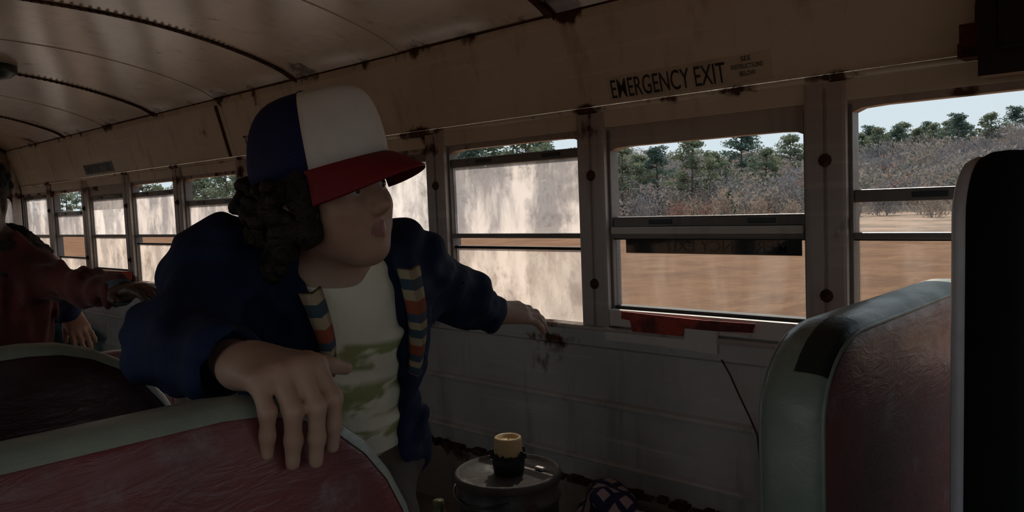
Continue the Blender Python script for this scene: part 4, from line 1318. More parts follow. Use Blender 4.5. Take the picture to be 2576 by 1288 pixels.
# ------------------------------------------------------------------ the two people further back
def person_maroon():
    NB = at(-8, 622, 2.22); PE = at(-15, 960, 2.36)
    LS = at(80, 692, 2.22); RS = at(-150, 690, 2.36)
    LE = at(226, 726, 2.08); LW = at(300, 736, 1.94); RE = at(-260, 800, 2.25); RW = at(-200, 880, 2.08)
    base = np.array([PE[0], PE[1], 0.0])
    root = empty('person', base); tag(root, 'person in maroon corduroy jacket with dark collar reaching an arm forward', 'person')
    up = nrm(NB - PE); rt = RS - LS; rt = nrm(rt - up * (rt @ up)); fw = np.cross(up, rt); Tm = np.stack([rt, fw, up], 1); hgt = np.linalg.norm(NB - PE)
    HC = at(-72, 505, 2.16); HF = frame(cdir(0.55, 0.05, -0.8), cdir(0.05, -1, -0.05))
    H = lambda x, y, z: HC + HF @ np.array([x, y, z])
    skin = skin_mat('skin_dark', (0.085, 0.045, 0.030), (0.065, 0.034, 0.022), None)
    Dl = nrm(at(366, 730, 1.90) - LW)
    Nl = np.array([0, 0, 1.0]); Nl = nrm(Nl - Dl * (Nl @ Dl)); Sl = np.cross(Nl, Dl)
    if Sl @ cdir(0, 0, -1) < 0: Sl = -Sl
    body = head_prims(HC, HF) + [rc(H(0, -0.028, -0.06), NB, 0.048, 0.055, 0.04)] + torso_prims(PE, Tm, hgt)
    body += [rc(NB - up * 0.03, RS, 0.05, 0.05, 0.05), rc(NB - up * 0.03, LS, 0.05, 0.05, 0.05), rc(RS, RE, 0.045, 0.036, 0.03), rc(RE, RW, 0.036, 0.024, 0.02), rc(LS, LE, 0.045, 0.036, 0.03), rc(LE, LW, 0.036, 0.024, 0.02)]
    body += hand_prims(LW, Dl, Nl, Sl, 1.0, curls=(18, 30, 20), spread=4)
    Dr = nrm(RW - RE); Nr = np.array([0, 0, 1.0]); Nr = nrm(Nr - Dr * (Nr @ Dr)); body += hand_prims(RW, Dr, Nr, -np.cross(Nr, Dr), 1.0, curls=(25, 35, 20))
    HR, HL = PE + rt * 0.08, PE - rt * 0.08
    KR, KL = np.array([HR[0] + 0.2, HR[1], 0.42]), np.array([HL[0] + 0.22, HL[1], 0.42])
    AR, AL = np.array([HR[0] + 0.02, HR[1], 0.08]), np.array([HL[0] + 0.06, HL[1], 0.08])
    body += [rc(HR, KR, 0.07, 0.05, 0.04), rc(KR, AR, 0.048, 0.034, 0.02), rc(HL, KL, 0.07, 0.05, 0.04), rc(KL, AL, 0.048, 0.034, 0.02)]
    sdf_obj('body', body, 0.0042, skin, root)
    rs = random.Random(5)
    hp = [el(H(0, -0.024, 0.042), (0.086, 0.096, 0.085), HF, 0.02)]
    for i in range(70):
        v = nrm([rs.gauss(0, 1), rs.gauss(-0.3, 1), abs(rs.gauss(0.2, 0.9))]); c = H(*(np.array([0, -0.024, 0.042]) + v * np.array([0.088, 0.098, 0.086])))
        hp.append(rc(c, c + np.array([0, 0, 0.001]), rs.uniform(0.008, 0.014), k=0.006))
    hp.append(cut(bx(H(0, 0.13, -0.02), (0.13, 0.06, 0.075), HF), 0.01))
    sdf_obj('hair', hp, 0.005, simple('black_hair', (0.010, 0.008, 0.007), (0.006, 0.005, 0.005), 60, 0.7, 0.8), root)
    # corduroy
    t = NT('maroon_corduroy'); p = t.obj()
    n = t.noise(p, 9, 4)
    t.bsdf(t.mix(t.ramp(n, 0.35, 0.65), (0.125, 0.030, 0.022), (0.07, 0.017, 0.013)), 0.8, 0, 0.2, t.noise(p, 45, 3), 0.4, 0.006, sheen=0.1)
    jk = torso_prims(PE, Tm, hgt, 1.03, 0.03, 0.06) + [el(PE + up * -0.02, (0.185, 0.14, 0.14), Tm, 0.05)]
    jk += [rc(NB - up * 0.05, RS, 0.08, 0.078, 0.06), rc(NB - up * 0.05, LS, 0.07, 0.058, 0.06), rc(RS, RE, 0.075, 0.062, 0.05), rc(RE, RW, 0.062, 0.045, 0.03), rc(LS, LE, 0.058, 0.040, 0.05), rc(LE, LW - Dl * 0.01, 0.040, 0.036, 0.03)]
    jk += [cut(bx(PE + Tm @ np.array([-0.01, 0.24, hgt * 0.5]), np.array([0.055, 0.19, 0.5]), Tm), 0.01), cut(rc(NB + up * 0.2, NB - up * 0.02 + fw * 0.03, 0.07, 0.055), 0.01), cut(bx(PE - up * 0.2, np.array([0.4, 0.4, 0.10]), Tm), 0.01),
           cut(rc(LW + Dl * 0.06, LW - Dl * 0.012, 0.032, 0.030), 0.004)]
    f1 = folds(48, 0.013, 18)
    sdf_obj('jacket', jk, 0.006, t.mat, root, f1)['label'] = 'maroon corduroy jacket'
    col = []
    for q in np.linspace(-1, 1, 13):
        a = math.pi + q * 2.5
        col.append(rc(NB + rt * 0.072 * math.sin(a) + fw * 0.072 * math.cos(a) + up * 0.035, NB + rt * 0.128 * math.sin(a) + fw * 0.128 * math.cos(a) - up * 0.025, 0.014, 0.016, 0.02))
    sdf_obj('collar', col, 0.006, simple('dark_pile_collar', (0.016, 0.013, 0.011), (0.028, 0.023, 0.02), 40, 0.85, 0.8, 120), root, folds(200, 0.003, 2))
    sh = torso_prims(PE, Tm, hgt, 1.0, 0.012) + [rc(NB - up * 0.05, RS, 0.055, 0.055, 0.05), rc(NB - up * 0.05, LS, 0.055, 0.055, 0.05)]
    sdf_obj('shirt', sh, 0.007, simple('teal_shirt', (0.04, 0.11, 0.13), (0.03, 0.08, 0.10), 8, 0.85, 0.3), root)
    cu = MB(); c0 = LW + Dl * 0.001
    sdf_obj('cuff', [rc(LW - Dl * 0.015, LW + Dl * 0.006, 0.034, 0.034), cut(rc(LW + Dl * 0.03, LW - Dl * 0.01, 0.026, 0.026), 0.004)], 0.004, simple('blue_grey_cuff', (0.10, 0.13, 0.15), (0.07, 0.09, 0.11), 30, 0.8, 0.3), root)
    tr = [el(PE - up * 0.02, (0.15, 0.115, 0.12), Tm, 0.05), rc(HR, KR, 0.085, 0.068, 0.05), rc(KR, AR, 0.066, 0.055, 0.03), rc(HL, KL, 0.085, 0.068, 0.05), rc(KL, AL, 0.066, 0.055, 0.03)]
    sdf_obj('trousers', tr, 0.008, simple('dark_trousers', (0.03, 0.03, 0.035), (0.02, 0.02, 0.024), 8, 0.8, 0.3), root, folds(45, 0.006, 31))
    for a_ in (AR, AL):
        sdf_obj('shoe', [rc((a_[0], a_[1], 0.05), (a_[0] + 0.13, a_[1], 0.036), 0.048, 0.038, 0.03), rc((a_[0], a_[1], 0.05), (a_[0], a_[1], 0.09), 0.046, 0.046, 0.03), cut(bx((a_[0], a_[1], -0.1), (0.4, 0.4, 0.1)), 0.004)], 0.008, mat['rubber'], root)


person_maroon()


def person_blue():
    NB = at(25, 740, 2.95); PE = at(-60, 915, 3.22)
    LS = at(95, 755, 2.86); RS = at(-40, 760, 3.02)
    LE = at(140, 765, 2.62); LW = at(180, 792, 2.50)
    RE = at(55, 770, 2.70); RW = at(88, 812, 2.55)
    base = np.array([PE[0], PE[1], 0.0])
    root = empty('person', base); tag(root, 'seated person in blue sleeves and teal trousers with hands on the knees', 'person')
    up = nrm(NB - PE); rt = RS - LS; rt = nrm(rt - up * (rt @ up)); fw = np.cross(up, rt); Tm = np.stack([rt, fw, up], 1); hgt = np.linalg.norm(NB - PE)
    HC = at(35, 672, 2.86); HF = frame(cdir(0.5, 0.35, -0.8), cdir(0.1, -1, -0.35))
    H = lambda x, y, z: HC + HF @ np.array([x, y, z])
    skin = skin_mat('skin_light', (0.52, 0.31, 0.22), (0.46, 0.26, 0.18), None)
    def hand(W, tip, tdir):
        D = nrm(tip - W); Nn = cdir(0.35, -0.6, -0.7); Nn = nrm(Nn - D * (Nn @ D)); Sx = np.cross(Nn, D)
        if Sx @ tdir < 0: Sx = -Sx
        return hand_prims(W, D, Nn, Sx, 0.86, curls=(16, 26, 14), spread=7, thumb=(0.8, 0.5, -0.3))
    body = head_prims(HC, HF) + [rc(H(0, -0.028, -0.06), NB, 0.046, 0.052, 0.04)] + torso_prims(PE, Tm, hgt)
    body += [rc(NB - up * 0.03, RS, 0.05, 0.05, 0.05), rc(NB - up * 0.03, LS, 0.05, 0.05, 0.05), rc(RS, RE, 0.043, 0.034, 0.03), rc(RE, RW, 0.034, 0.023, 0.02), rc(LS, LE, 0.043, 0.034, 0.03), rc(LE, LW, 0.034, 0.023, 0.02)]
    body += hand(LW, at(212, 850, 2.46), cdir(-1, 0.3, 0)) + hand(RW, at(60, 855, 2.50), cdir(1, 0, 0))
    HR, HL = PE + rt * 0.08, PE - rt * 0.08
    KL = at(205, 858, 2.80); KR = at(110, 885, 2.74)
    AL = np.array([KL[0] - 0.03, KL[1], 0.08]); AR = np.array([KR[0] - 0.03, KR[1], 0.08])
    body += [rc(HR, KR, 0.07, 0.05, 0.04), rc(KR, AR, 0.048, 0.034, 0.02), rc(HL, KL, 0.07, 0.05, 0.04), rc(KL, AL, 0.048, 0.034, 0.02)]
    sdf_obj('body', body, 0.0042, skin, root)
    hp = [el(H(0, -0.024, 0.036), (0.086, 0.096, 0.085), HF, 0.02), cut(bx(H(0, 0.13, -0.02), (0.13, 0.07, 0.075), HF), 0.01)]
    sdf_obj('hair', hp, 0.006, simple('brown_hair', (0.05, 0.03, 0.02), (0.03, 0.018, 0.012), 60, 0.6, 0.8), root, folds(120, 0.006, 4))
    sh = torso_prims(PE, Tm, hgt, 1.0, 0.015)
    sdf_obj('vest', sh, 0.008, simple('red_vest', (0.24, 0.03, 0.03), (0.18, 0.02, 0.02), 8, 0.8, 0.3), root, folds(40, 0.005, 7))
    sl = [rc(NB - up * 0.05, RS, 0.055, 0.062, 0.05), rc(NB - up * 0.05, LS, 0.055, 0.062, 0.05), rc(RS, RE, 0.060, 0.050, 0.05), rc(RE, RW, 0.050, 0.036, 0.03), rc(LS, LE, 0.060, 0.050, 0.05), rc(LE, LW, 0.050, 0.036, 0.03)]
    sdf_obj('sleeves', sl, 0.006, simple('blue_sweater', (0.012, 0.026, 0.10), (0.008, 0.018, 0.07), 9, 0.8, 0.4), root, folds(45, 0.006, 9))
    tr = [el(PE - up * 0.02, (0.15, 0.115, 0.12), Tm, 0.05), rc(HR, KR, 0.092, 0.075, 0.05), rc(KR, AR, 0.07, 0.055, 0.03), rc(HL, KL, 0.092, 0.075, 0.05), rc(KL, AL, 0.07, 0.055, 0.03)]
    sdf_obj('trousers', tr, 0.007, simple('teal_trousers', (0.035, 0.075, 0.075), (0.022, 0.05, 0.052), 8, 0.8, 0.4), root, folds(50, 0.010, 33))
    for a_ in (AR, AL):
        sdf_obj('shoe', [rc((a_[0], a_[1], 0.05), (a_[0] + 0.13, a_[1], 0.036), 0.048, 0.038, 0.03), rc((a_[0], a_[1], 0.05), (a_[0], a_[1], 0.09), 0.046, 0.046, 0.03), cut(bx((a_[0], a_[1], -0.1), (0.4, 0.4, 0.1)), 0.004)], 0.008, mat['rubber'], root)
    return PE


PEB = person_blue()
mb = empty('bench_box', (PEB[0], PEB[1], 0))
q = MB(); q.cbox(PEB[0] - 0.30, PEB[0] + 0.14, PEB[1] - 0.35, PEB[1] + 0.3, 0.0, max(PEB[2] - 0.16, 0.25), 0.02); q.build('crate', mat['base'], mb)
q = MB(); q.cbox(PEB[0] - 0.31, PEB[0] + 0.15, PEB[1] - 0.36, PEB[1] + 0.31, max(PEB[2] - 0.16, 0.25), max(PEB[2] - 0.12, 0.29), 0.012); q.build('lid', mat['vinyl_dark'], mb)
tag(mb, 'low brown crate the blue-sleeved person sits on', 'crate')

# ------------------------------------------------------------------ drum, candle and floor clutter
DC = at(1277, 1183, 2.10)
drum_top = DC[2]
dr = empty('metal_drum', (DC[0], DC[1], 0))
dm = painted('drum_dark_steel', (0.075, 0.065, 0.06), (0.035, 0.03, 0.028), 0.4, (), 0.6, 0, 0.5)
lidm = painted('drum_lid_steel', (0.09, 0.072, 0.063), (0.06, 0.048, 0.042), 0.6, (), 0.64, 0, 0.4)
rr = 0.136
q = MB(); q.lathe((DC[0], DC[1], 0), [(0.02, 0.0), (rr - 0.006, 0.0), (rr - 0.004, 0.01), (rr - 0.004, 0.12), (rr + 0.002, 0.125), (rr + 0.002, 0.135), (rr - 0.004, 0.14), (rr - 0.004, drum_top - 0.075), (rr + 0.002, drum_top - 0.07), (rr + 0.002, drum_top - 0.06), (rr - 0.004, drum_top - 0.055), (rr - 0.004, drum_top - 0.01)], 40, cap0=True)
q.build('body', dm, dr, True)
q = MB(); q.lathe((DC[0], DC[1], drum_top), [(rr - 0.002, -0.022), (rr + 0.004, -0.020), (rr + 0.005, -0.004), (rr + 0.002, 0.002), (rr - 0.006, 0.002), (rr - 0.010, -0.006), (0.03, -0.004), (0.001, -0.004)], 40)
q.build('lid', lidm, dr, True)
q = MB(); hp_ = [(DC[0] + (rr + 0.008) * math.cos(a), DC[1] + (rr + 0.008) * math.sin(a), drum_top - 0.035 - 0.02 * math.sin((a - 3.5) / 2.0 * math.pi)) for a in np.linspace(3.5, 5.5, 16)]
q.tube(hp_, 0.003, 6); q.build('wire_handle', mat['steel'], dr, True)
tag(dr, 'dark dented metal drum with a flat lid by the wall', 'drum')

# patterned tin label patches
CC = at(1288, 1172, 2.08)
CC = np.array([DC[0] + 0.01, DC[1] - 0.005, drum_top - 0.004])
cd = empty('candle_holder', CC)
q = MB(); prof = [(0.001, 0.0), (0.034, 0.0), (0.040, 0.006), (0.043, 0.03), (0.043, 0.052), (0.038, 0.052), (0.036, 0.03), (0.03, 0.012), (0.001, 0.010)]
q.lathe(CC, prof, 24)
blackw = simple('black_wax', (0.006, 0.006, 0.006), (0.012, 0.011, 0.010), 30, 0.5, 0.4)
q.build('cup', blackw, cd, True)
rnd = random.Random(2)
for i in range(11):
    a = 2 * math.pi * i / 11 + rnd.uniform(-0.1, 0.1)
    q = MB(); p0 = CC + np.array([0.041 * math.cos(a), 0.041 * math.sin(a), 0.045]); h_ = rnd.uniform(0.006, 0.018)
    q.tube([p0, p0 + np.array([0.004 * math.cos(a), 0.004 * math.sin(a), h_ + 0.004])], [0.009, 0.003], 6); q.build('jagged_tooth', blackw, cd)
tag(cd, 'black jagged cup holding the candle on the drum', 'candle holder')
ca = empty('candle', CC + np.array([0, 0, 0.0105]))
t = NT('candle_wax'); p = t.pos(); zz = t.xyz(p)[2]
t.bsdf((0.62, 0.43, 0.22), 0.45, 0, 0.4, t.noise(p, 40, 3), 0.1, 0.003, sss=0.25)
q = MB(); q.lathe(CC + np.array([0, 0, 0.0105]), [(0.001, 0), (0.0355, 0.0), (0.0365, 0.02), (0.0362, 0.080), (0.0355, 0.086), (0.032, 0.088), (0.028, 0.086), (0.026, 0.080), (0.014, 0.074), (0.001, 0.073)], 32)
q.build('wax', t.mat, ca, True)
q = MB(); q.tube([CC + np.array([0, 0, 0.083]), CC + np.array([0.001, 0, 0.090]), CC + np.array([0.003, 0.001, 0.094])], 0.0012, 6); q.build('wick', blackw, ca)
for a in (4.4, 5.2, 3.6):
    q = MB(); b0 = CC + np.array([0.0365 * math.cos(a), 0.0365 * math.sin(a), 0.075])
    q.tube([b0, b0 + np.array([0.001 * math.cos(a), 0.001 * math.sin(a), -0.018]), b0 + np.array([0.0015 * math.cos(a), 0.0015 * math.sin(a), -0.024])], [0.002, 0.003, 0.0036], 6); q.build('wax_drip', t.mat, ca, True)
tag(ca, 'thick cream pillar candle in the black jagged cup', 'candle')
q = MB(); b0 = np.array([DC[0] + 0.045, DC[1] + 0.065, drum_top - 0.004]); q.cbox(b0[0], b0[0] + 0.026, b0[1] - 0.008, b0[1] + 0.008, b0[2], b0[2] + 0.008, 0.002)
tag(q.build('matchbox', mat['plate']), 'tiny pale box lying on the drum lid beside the candle', 'box')

# folded plaid blanket on the floor beside the drum
t = NT('plaid_cloth'); p = t.obj()
w1 = t.n('ShaderNodeTexWave'); w1.inputs['Scale'].default_value = 7; w1.inputs['Distortion'].default_value = 1.5; t.l(p, w1.inputs['Vector'])
w2 = t.n('ShaderNodeTexWave'); w2.bands_direction = 'Y'; w2.inputs['Scale'].default_value = 7; w2.inputs['Distortion'].default_value = 1.5; t.l(p, w2.inputs['Vector'])
ck = t.math('MAXIMUM', t.ramp(w1.outputs['Fac'], 0.6, 0.75), t.ramp(w2.outputs['Fac'], 0.6, 0.75))
t.bsdf(t.mix(ck, (0.42, 0.31, 0.32), (0.03, 0.03, 0.08)), 0.9, 0, 0.2, t.noise(p, 30, 4), 0.5, 0.01)
BC = np.array([-1.365, 1.755, 0.0])
bl = []
rnd = random.Random(7)
for i in range(9):
    x, y = BC[0] + rnd.uniform(-0.02, 0.14), BC[1] + rnd.uniform(-0.02, 0.06)
    bl.append(rc((x, y, 0.07), (x + rnd.uniform(-0.03, 0.05), y + rnd.uniform(-0.02, 0.02), rnd.uniform(0.20, 0.29)), 0.07, 0.045, 0.02))
bl.append(cut(bx((BC[0], BC[1], -0.2), (1, 1, 0.2)), 0.005))
bo = sdf_obj('plaid_blanket', bl, 0.008, t.mat, None, folds(50, 0.012, 41))
tag(bo, 'crumpled navy and pink plaid cloth on the floor beside the drum', 'blanket')
# pale bottle left of the drum
YB = at(1103, 1262, 2.15); q = empty('bottle', (YB[0], YB[1], 0))
g = MB(); g.lathe((YB[0], YB[1], 0), [(0.01, 0), (0.028, 0.0), (0.030, 0.01), (0.030, YB[2] - 0.06), (0.026, YB[2] - 0.04), (0.013, YB[2] - 0.02), (0.012, YB[2] - 0.005)], 20, cap0=True)
g.build('body', simple('olive_glass', (0.13, 0.13, 0.05), (0.10, 0.10, 0.04), 9, 0.3, 0.05), q, True)
g = MB(); g.lathe((YB[0], YB[1], YB[2] - 0.006), [(0.015, -0.008), (0.015, 0.01), (0.001, 0.011)], 16); g.build('cap', simple('olive_cap', (0.16, 0.15, 0.07), None, 9, 0.5, 0.1), q, True)
tag(q, 'slim olive bottle on the floor next to the drum', 'bottle')

# ------------------------------------------------------------------ outside: dirt, dry grass, wooded hill
GZ = -1.0


def hill(x, y):
    d = math.hypot(max(abs(x + 60) - 60, 0) * 0.2, 0)
    t_ = min(max((y - 62) / 95.0, 0), 1)
    z = GZ + 7.5 * t_ * t_ * (3 - 2 * t_)
    z += 0.25 * math.sin(x * 0.11 + 1) * math.sin(y * 0.09) * min(max((y - 20) / 40, 0), 1)
    return z + 2.0 * t_ * math.sin(x * 0.045 + 0.8)


t = NT('ground_dirt'); p = t.pos(); x, y, z = t.xyz(p)
far = t.ramp(t.math('ADD', y, t.math('MULTIPLY', t.noise(p, 0.12, 4), 16.0)), 40.0, 47.0)
n1 = t.noise(p, 0.6, 6, 0.65); n2 = t.noise(t.mapping(p, (1, 0.25, 1)), 2.5, 5, 0.65)
brown = t.mix(t.ramp(n1, 0.35, 0.65), (0.178, 0.090, 0.045), (0.120, 0.059, 0.030))
brown = t.mix(t.math('MULTIPLY', t.ramp(n2, 0.5, 0.7), 0.45), brown, (0.236, 0.126, 0.066))
tan = t.mix(t.ramp(t.noise(p, 0.35, 6, 0.65), 0.38, 0.62), (0.36, 0.25, 0.185), (0.20, 0.15, 0.115))
t.bsdf(t.mix(far, brown, tan), 0.95, 0, 0.1, t.noise(p, 3.0, 6, 0.7), 0.8, 0.15)
xs = list(np.linspace(-330, 130, 70)); ysg = [-120, -60, -30, -10, 0, 4, 10, 18, 26, 34, 42, 50, 58] + list(np.linspace(64, 180, 22)) + [230, 300]
vs = [(a, b, hill(a, b) if b > 0 else GZ) for a in xs for b in ysg]
nY = len(ysg)
fs = [(i * nY + j, (i + 1) * nY + j, (i + 1) * nY + j + 1, i * nY + j + 1) for i in range(len(xs) - 1) for j in range(nY - 1)]
gr = link_mesh('ground', vs, fs, t.mat, None, True)
tag(gr, 'brown dirt field and tan slope outside the bus', kind='structure')

bark = simple('pine_bark', (0.13, 0.095, 0.075), (0.08, 0.06, 0.05), 3, 0.9, 0.5)
grey_bark = simple('grey_bark', (0.23, 0.205, 0.20), (0.16, 0.14, 0.14), 2, 0.9, 0.4)


def leafmat(name, c1, c2):
    t = NT(name); p = t.pos()
    col = t.mix(t.ramp(t.noise(p, 0.9, 4), 0.35, 0.65), c1, c2)
    d = t.n('ShaderNodeBsdfDiffuse'); t.l(col, d.inputs[0]); tr = t.n('ShaderNodeBsdfTranslucent'); t.l(col, tr.inputs[0])
    m_ = t.n('ShaderNodeMixShader'); m_.inputs[0].default_value = 0.35; t.l(d.outputs[0], m_.inputs[1]); t.l(tr.outputs[0], m_.inputs[2]); t.l(m_.outputs[0], t.out.inputs[0])
    return t.mat


needle = [leafmat('pine_needles', (0.135, 0.165, 0.115), (0.20, 0.225, 0.145)), leafmat('pine_needles_blue', (0.09, 0.135, 0.115), (0.13, 0.17, 0.135))]  # needle greens muted to carry some distance haze
twig = [leafmat('grey_twigs', (0.19, 0.175, 0.18), (0.145, 0.135, 0.145)), leafmat('tan_twigs', (0.30, 0.24, 0.19), (0.23, 0.18, 0.15)), leafmat('rust_twigs', (0.26, 0.15, 0.12), (0.20, 0.12, 0.10))]
cedar_m = leafmat('cedar_green', (0.035, 0.075, 0.05), (0.05, 0.095, 0.06))


def mesh_only(mb, name, material, smooth=False):
    me = bpy.data.meshes.new(name); me.from_pydata([tuple(v) for v in mb.v], [], mb.f); me.materials.append(material)
    return me


def cards(rs, centre, rad, n, size, mb, flat=0.6):
    for i in range(n):
        v = nrm([rs.gauss(0, 1), rs.gauss(0, 1), rs.gauss(0, 1)]) * (rs.random() ** 0.4) * rad
        c = np.array(centre) + v * np.array([1, 1, flat])
        a = nrm([rs.gauss(0, 1), rs.gauss(0, 1), rs.gauss(0, 0.6)]); b = nrm(np.cross(a, [rs.gauss(0, 1), rs.gauss(0, 1), rs.gauss(0, 1)]))
        s_ = size * rs.uniform(0.6, 1.3)
        mb.add([c - a * s_, c + b * s_ * 0.45, c + a * s_, c - b * s_ * 0.45], [(0, 1, 2, 3)])


def proto_pine(seed, h=9.0, m=0):
    rs = random.Random(seed)
    tr = MB(); bend = rs.uniform(-0.3, 0.3)
    tr.tube([(bend * (q ** 2), 0.1 * q, h * q - 0.4) for q in np.linspace(0, 1, 7)], [0.20 - 0.16 * q for q in np.linspace(0, 1, 7)], 7)
    fo = MB()
    for i in range(46):
        q = rs.uniform(0.36, 1.0); a = rs.uniform(0, 6.28); r = rs.uniform(0.2, 1.0) * (0.7 + 3.0 * math.sin(min((1.02 - q) * 2.2, 1.5)))
        c = (bend * q * q + r * math.cos(a), r * math.sin(a), h * q)
        tr.tube([(bend * q * q, 0, h * q - 0.3), c], [0.05, 0.02], 4, caps=False)
        cards(rs, c, rs.uniform(0.6, 1.1), 70, 0.20, fo, 0.5)
    return [('trunk', mesh_only(tr, 'pine_trunk', bark)), ('foliage', mesh_only(fo, 'pine_foliage', needle[m]))]


def proto_bare(seed, h=6.0, m=0, dens=1.0):
    rs = random.Random(seed)
    tr = MB(); tw = MB()

    def grow(p, d, l, r, lev):
        e = p + d * l
        if lev < 2: tr.tube([p, e], [r, r * 0.62], 5, caps=False)
        else:
            side = nrm(np.cross(d, [rs.gauss(0, 1), rs.gauss(0, 1), 0.3])) * r
            tw.add([p - side, p + side, e + side * 0.5, e - side * 0.5], [(0, 1, 2, 3)])
        if lev == 4: return
        for i in range((4, 5, 5, 4)[lev] if lev else 5):
            nd = nrm(d + np.array([rs.gauss(0, 0.55), rs.gauss(0, 0.55), rs.gauss(0.12, 0.35)]))
            st_ = p + d * l * rs.uniform(0.45, 1.0)
            grow(st_, nd, l * rs.uniform(0.5, 0.75), r * 0.5, lev + 1)
    grow(np.array([0, 0, -0.3]), np.array([0, 0, 1.0]), h * 0.42, 0.11, 0)
    for v_i in range(len(tw.v)): pass
    return [('trunk', mesh_only(tr, 'bare_trunk', grey_bark)), ('twigs', mesh_only(tw, 'bare_twigs', twig[m]))]


def proto_brush(seed, h=2.4, m=0):
    rs = random.Random(seed); tw = MB(); st = MB()
    for i in range(9):
        a = rs.uniform(0, 6.28); st.tube([(0.25 * math.cos(a), 0.25 * math.sin(a), -0.2), (0.8 * math.cos(a), 0.8 * math.sin(a), h * 0.7)], [0.03, 0.012], 4, caps=False)
    for i in range(520):
        a = rs.uniform(0, 6.28); el_ = rs.uniform(0.05, 1.5); r = rs.uniform(0.3, 1.0)
        c = np.array([1.5 * r * math.cos(a) * math.cos(el_), 1.5 * r * math.sin(a) * math.cos(el_), h * r * math.sin(el_)])
        d = nrm(np.array([math.cos(a) * 0.5, math.sin(a) * 0.5, 0.8]) + np.array([rs.gauss(0, 0.5), rs.gauss(0, 0.5), rs.gauss(0, 0.4)])) * rs.uniform(0.15, 0.4)
        s_ = nrm(np.cross(d, [rs.gauss(0, 1), rs.gauss(0, 1), rs.gauss(0, 1)])) * rs.uniform(0.015, 0.05)
        tw.add([c - s_, c + s_, c + d + s_ * 0.4, c + d - s_ * 0.4], [(0, 1, 2, 3)])
    return [('stems', mesh_only(st, 'brush_stems', grey_bark)), ('twigs', mesh_only(tw, 'brush_twigs', twig[m]))]


def proto_cedar(seed, h=2.6):
    rs = random.Random(seed); tr = MB(); tr.tube([(0, 0, -0.2), (0, 0, h * 0.8)], [0.08, 0.03], 6); fo = MB()
    for i in range(26):
        q = i / 25; cards(rs, (rs.uniform(-0.1, 0.1), rs.uniform(-0.1, 0.1), 0.2 + q * (h - 0.2)), 1.0 * (1 - q * 0.85), 42, 0.13, fo, 0.35)
    return [('trunk', mesh_only(tr, 'cedar_trunk', bark)), ('foliage', mesh_only(fo, 'cedar_foliage', cedar_m))]


PIN = [proto_pine(1, 9, 0), proto_pine(2, 8, 0), proto_pine(3, 9.5, 1)]
BAR = [proto_bare(4, 6.5, 0), proto_bare(5, 6, 0), proto_bare(6, 5.5, 1), proto_bare(8, 5, 2)]
BRU = [proto_brush(11, 2.4, 0), proto_brush(12, 2.0, 1), proto_brush(13, 2.2, 1), proto_brush(14, 2.4, 2)]
CED = [proto_cedar(21)]


def plant(name, proto, x, y, s, rz, label, cat, group):
    r = empty(name, (x, y, hill(x, y) - 0.05), rz)
    r.scale = (s, s, s)
    for nm, me in proto:
        c = bpy.data.objects.new(nm, me); COL.objects.link(c); c.parent = r
        if nm in ('twigs', 'foliage'): c['kind'] = 'stuff'
    tag(r, label, cat, group)
    return r


rs = random.Random(77)


def ray_pt(px, dist):
    """ground position along the heading of a photo column, dist metres across from the bus side (Y)"""
    d = M_WC @ np.array([(px - CX) / FPX, 0, 1.0])
    return d[0] * dist / d[1], dist


G1, G2, G3, G4 = 'pines beyond the field', 'bare grey trees on the slope', 'twiggy brush on the slope', 'small cedars'
cols_near = np.linspace(1480, 2640, 16)
# tall pines seen through the push-out window
for i, (px, dist, s_) in enumerate([(1570, 74, 1.0), (1610, 84, 0.95), (1660, 78, 0.9), (1745, 70, 1.0), (1790, 80, 0.9), (1870, 92, 1.1), (1930, 86, 0.8), (1500, 76, 1.0), (1440, 80, 1.0), (1990, 96, 0.95), (1835, 84, 0.7)]):
    x, y = ray_pt(px, dist); plant('pine_tree', PIN[i % 3], x, y, s_ * 0.86, rs.uniform(0, 6), 'tall loose pine beyond the field, seen through the push-out window', 'tree', G1)
# ridge pines behind the front window
for i, px in enumerate(list(np.linspace(2060, 2430, 16)) + [2490, 2560, 2640]):
    x, y = ray_pt(px + rs.uniform(-8, 8), 128 + 16 * (i % 2) + rs.uniform(-3, 3)); plant('pine_tree', PIN[i % 3], x, y, rs.uniform(0.68, 0.82), rs.uniform(0, 6), 'dense dark pine along the ridge of the wooded hill', 'tree', 'pines on the ridge')
# bare trees and brush over the slope, kept apart from each other
spots = []


def free(x, y, r):
    if any((x - a) ** 2 + (y - b) ** 2 < (r + c) ** 2 for a, b, c in spots): return False
    spots.append((x, y, r)); return True


for i in range(170):
    px = rs.uniform(1420, 2680); dist = rs.uniform(80, 138); x, y = ray_pt(px, dist)
    if not free(x, y, 1.5): continue
    plant('bare_tree', BAR[rs.choice([0, 0, 1, 1, 2, 3])], x, y, rs.uniform(0.6, 1.0), rs.uniform(0, 6), 'leafless twiggy tree on the wooded slope', 'tree', G2)
for i in range(6):
    x, y = ray_pt(2420 + i * 36, 92 + 5 * (i % 3)); plant('bare_tree', BAR[i % 2], x, y, rs.uniform(1.0, 1.2), rs.uniform(0, 6), 'tall leafless tree rising above the ridge', 'tree', 'tall bare trees')
for i in range(90):
    px = rs.uniform(1420, 2680); dist = rs.uniform(54, 78); x, y = ray_pt(px, dist)
    if not free(x, y, 1.2): continue
    plant('brush', BRU[rs.choice([0, 0, 1, 2, 2, 3])], x, y, rs.uniform(0.55, 1.1), rs.uniform(0, 6), 'dry twiggy brush at the foot of the wooded hill', 'bush', G3)


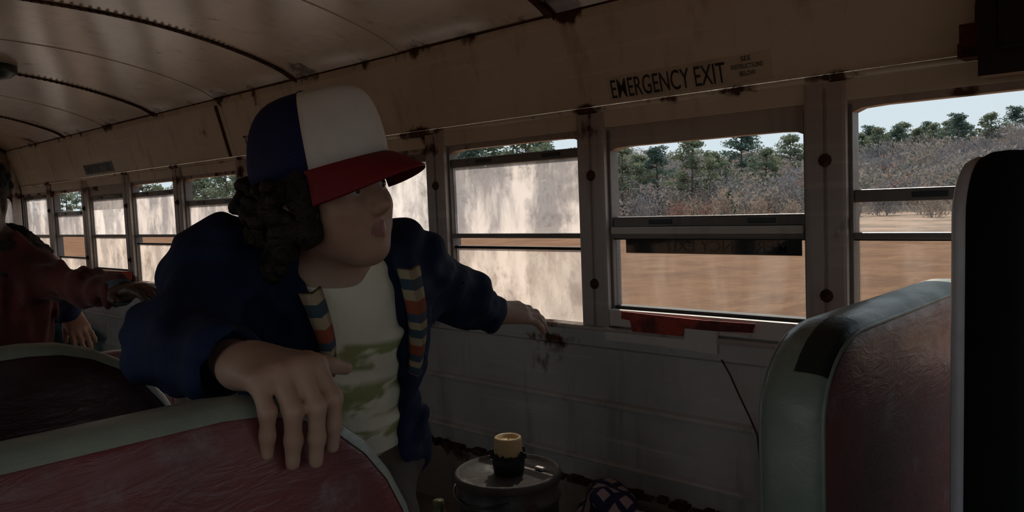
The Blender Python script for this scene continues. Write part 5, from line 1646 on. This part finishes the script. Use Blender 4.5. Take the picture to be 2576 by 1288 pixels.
def thicket(name, px0, px1, d0, d1, n, label, seed):
    """uncountable twiggy undergrowth over the slope"""
    g = np.random.RandomState(seed)
    px = g.uniform(px0, px1, n); dist = d0 + (d1 - d0) * g.uniform(0, 1, n) ** 0.8
    D = (M_WC @ np.stack([(px - CX) / FPX, np.zeros(n), np.ones(n)])).T
    X = D[:, 0] / D[:, 1] * dist; Y = dist
    ok = X > -320; X, Y = X[ok], Y[ok]; n = len(X)
    Z0 = np.array([hill(a, b) for a, b in zip(X, Y)])
    tall = 1.6 + 3.2 * (0.5 + 0.5 * np.sin(X * 0.35 + 2 * np.sin(Y * 0.21)) * np.sin(Y * 0.4 + X * 0.13))
    Cn = np.stack([X, Y, Z0 + tall * g.uniform(0, 1, n) ** 1.2], 1)
    a = g.normal(0, 1, (n, 3)); a[:, 2] = np.abs(a[:, 2]) * 1.3; a /= np.linalg.norm(a, axis=1)[:, None]
    b = np.cross(a, g.normal(0, 1, (n, 3))); b /= np.linalg.norm(b, axis=1)[:, None]
    L = g.uniform(0.12, 0.36, n)[:, None]; W = L * g.uniform(0.15, 0.4, n)[:, None]
    V = np.stack([Cn - a * L, Cn + b * W, Cn + a * L, Cn - b * W], 1).reshape(-1, 3)
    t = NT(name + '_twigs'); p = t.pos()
    c = t.mix(t.ramp(t.noise(p, 0.16, 4), 0.38, 0.6), (0.155, 0.158, 0.175), (0.25, 0.22, 0.19))  # bluish grey stands in for haze over the far slope
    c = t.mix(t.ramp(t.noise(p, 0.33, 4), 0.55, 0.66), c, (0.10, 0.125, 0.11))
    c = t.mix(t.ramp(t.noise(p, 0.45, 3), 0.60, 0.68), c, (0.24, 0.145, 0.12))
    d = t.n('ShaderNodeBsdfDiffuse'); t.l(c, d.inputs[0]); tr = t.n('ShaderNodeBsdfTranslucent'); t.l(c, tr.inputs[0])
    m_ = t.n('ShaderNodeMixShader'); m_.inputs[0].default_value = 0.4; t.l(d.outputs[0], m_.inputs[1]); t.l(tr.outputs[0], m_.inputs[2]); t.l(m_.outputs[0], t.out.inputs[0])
    o = link_mesh(name, V, np.arange(4 * n).reshape(-1, 4).tolist(), t.mat)
    tag(o, label, 'thicket', kind='stuff')


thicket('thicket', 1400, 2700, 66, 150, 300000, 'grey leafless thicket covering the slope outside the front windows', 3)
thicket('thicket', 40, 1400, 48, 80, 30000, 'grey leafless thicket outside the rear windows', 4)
x, y = ray_pt(1836, 62); plant('cedar_tree', CED[0], x, y, 0.85, 0.4, 'small dark green cedar in front of the dry brush', 'tree', G4)
# woods seen through the gaps of the rear windows
for i in range(46):
    px = 60 + 1330 * (i / 45.0) ** 0.9; dist = rs.uniform(56, 80); x, y = ray_pt(px, dist)
    if x < -300 or not free(x, y, 2.6): continue
    plant('pine_tree', PIN[i % 3], x, y, rs.uniform(0.9, 1.25), rs.uniform(0, 6), 'pine in the woods seen through the raised rear windows', 'tree', 'pines behind the rear windows')
for i in range(40):
    px = rs.uniform(60, 1400); dist = rs.uniform(44, 58); x, y = ray_pt(px, dist)
    if x < -300 or not free(x, y, 2.5): continue
    plant('bare_tree', BAR[i % 4], x, y, rs.uniform(0.8, 1.2), rs.uniform(0, 6), 'leafless tree in the woods behind the rear windows', 'tree', 'bare trees behind the rear windows')
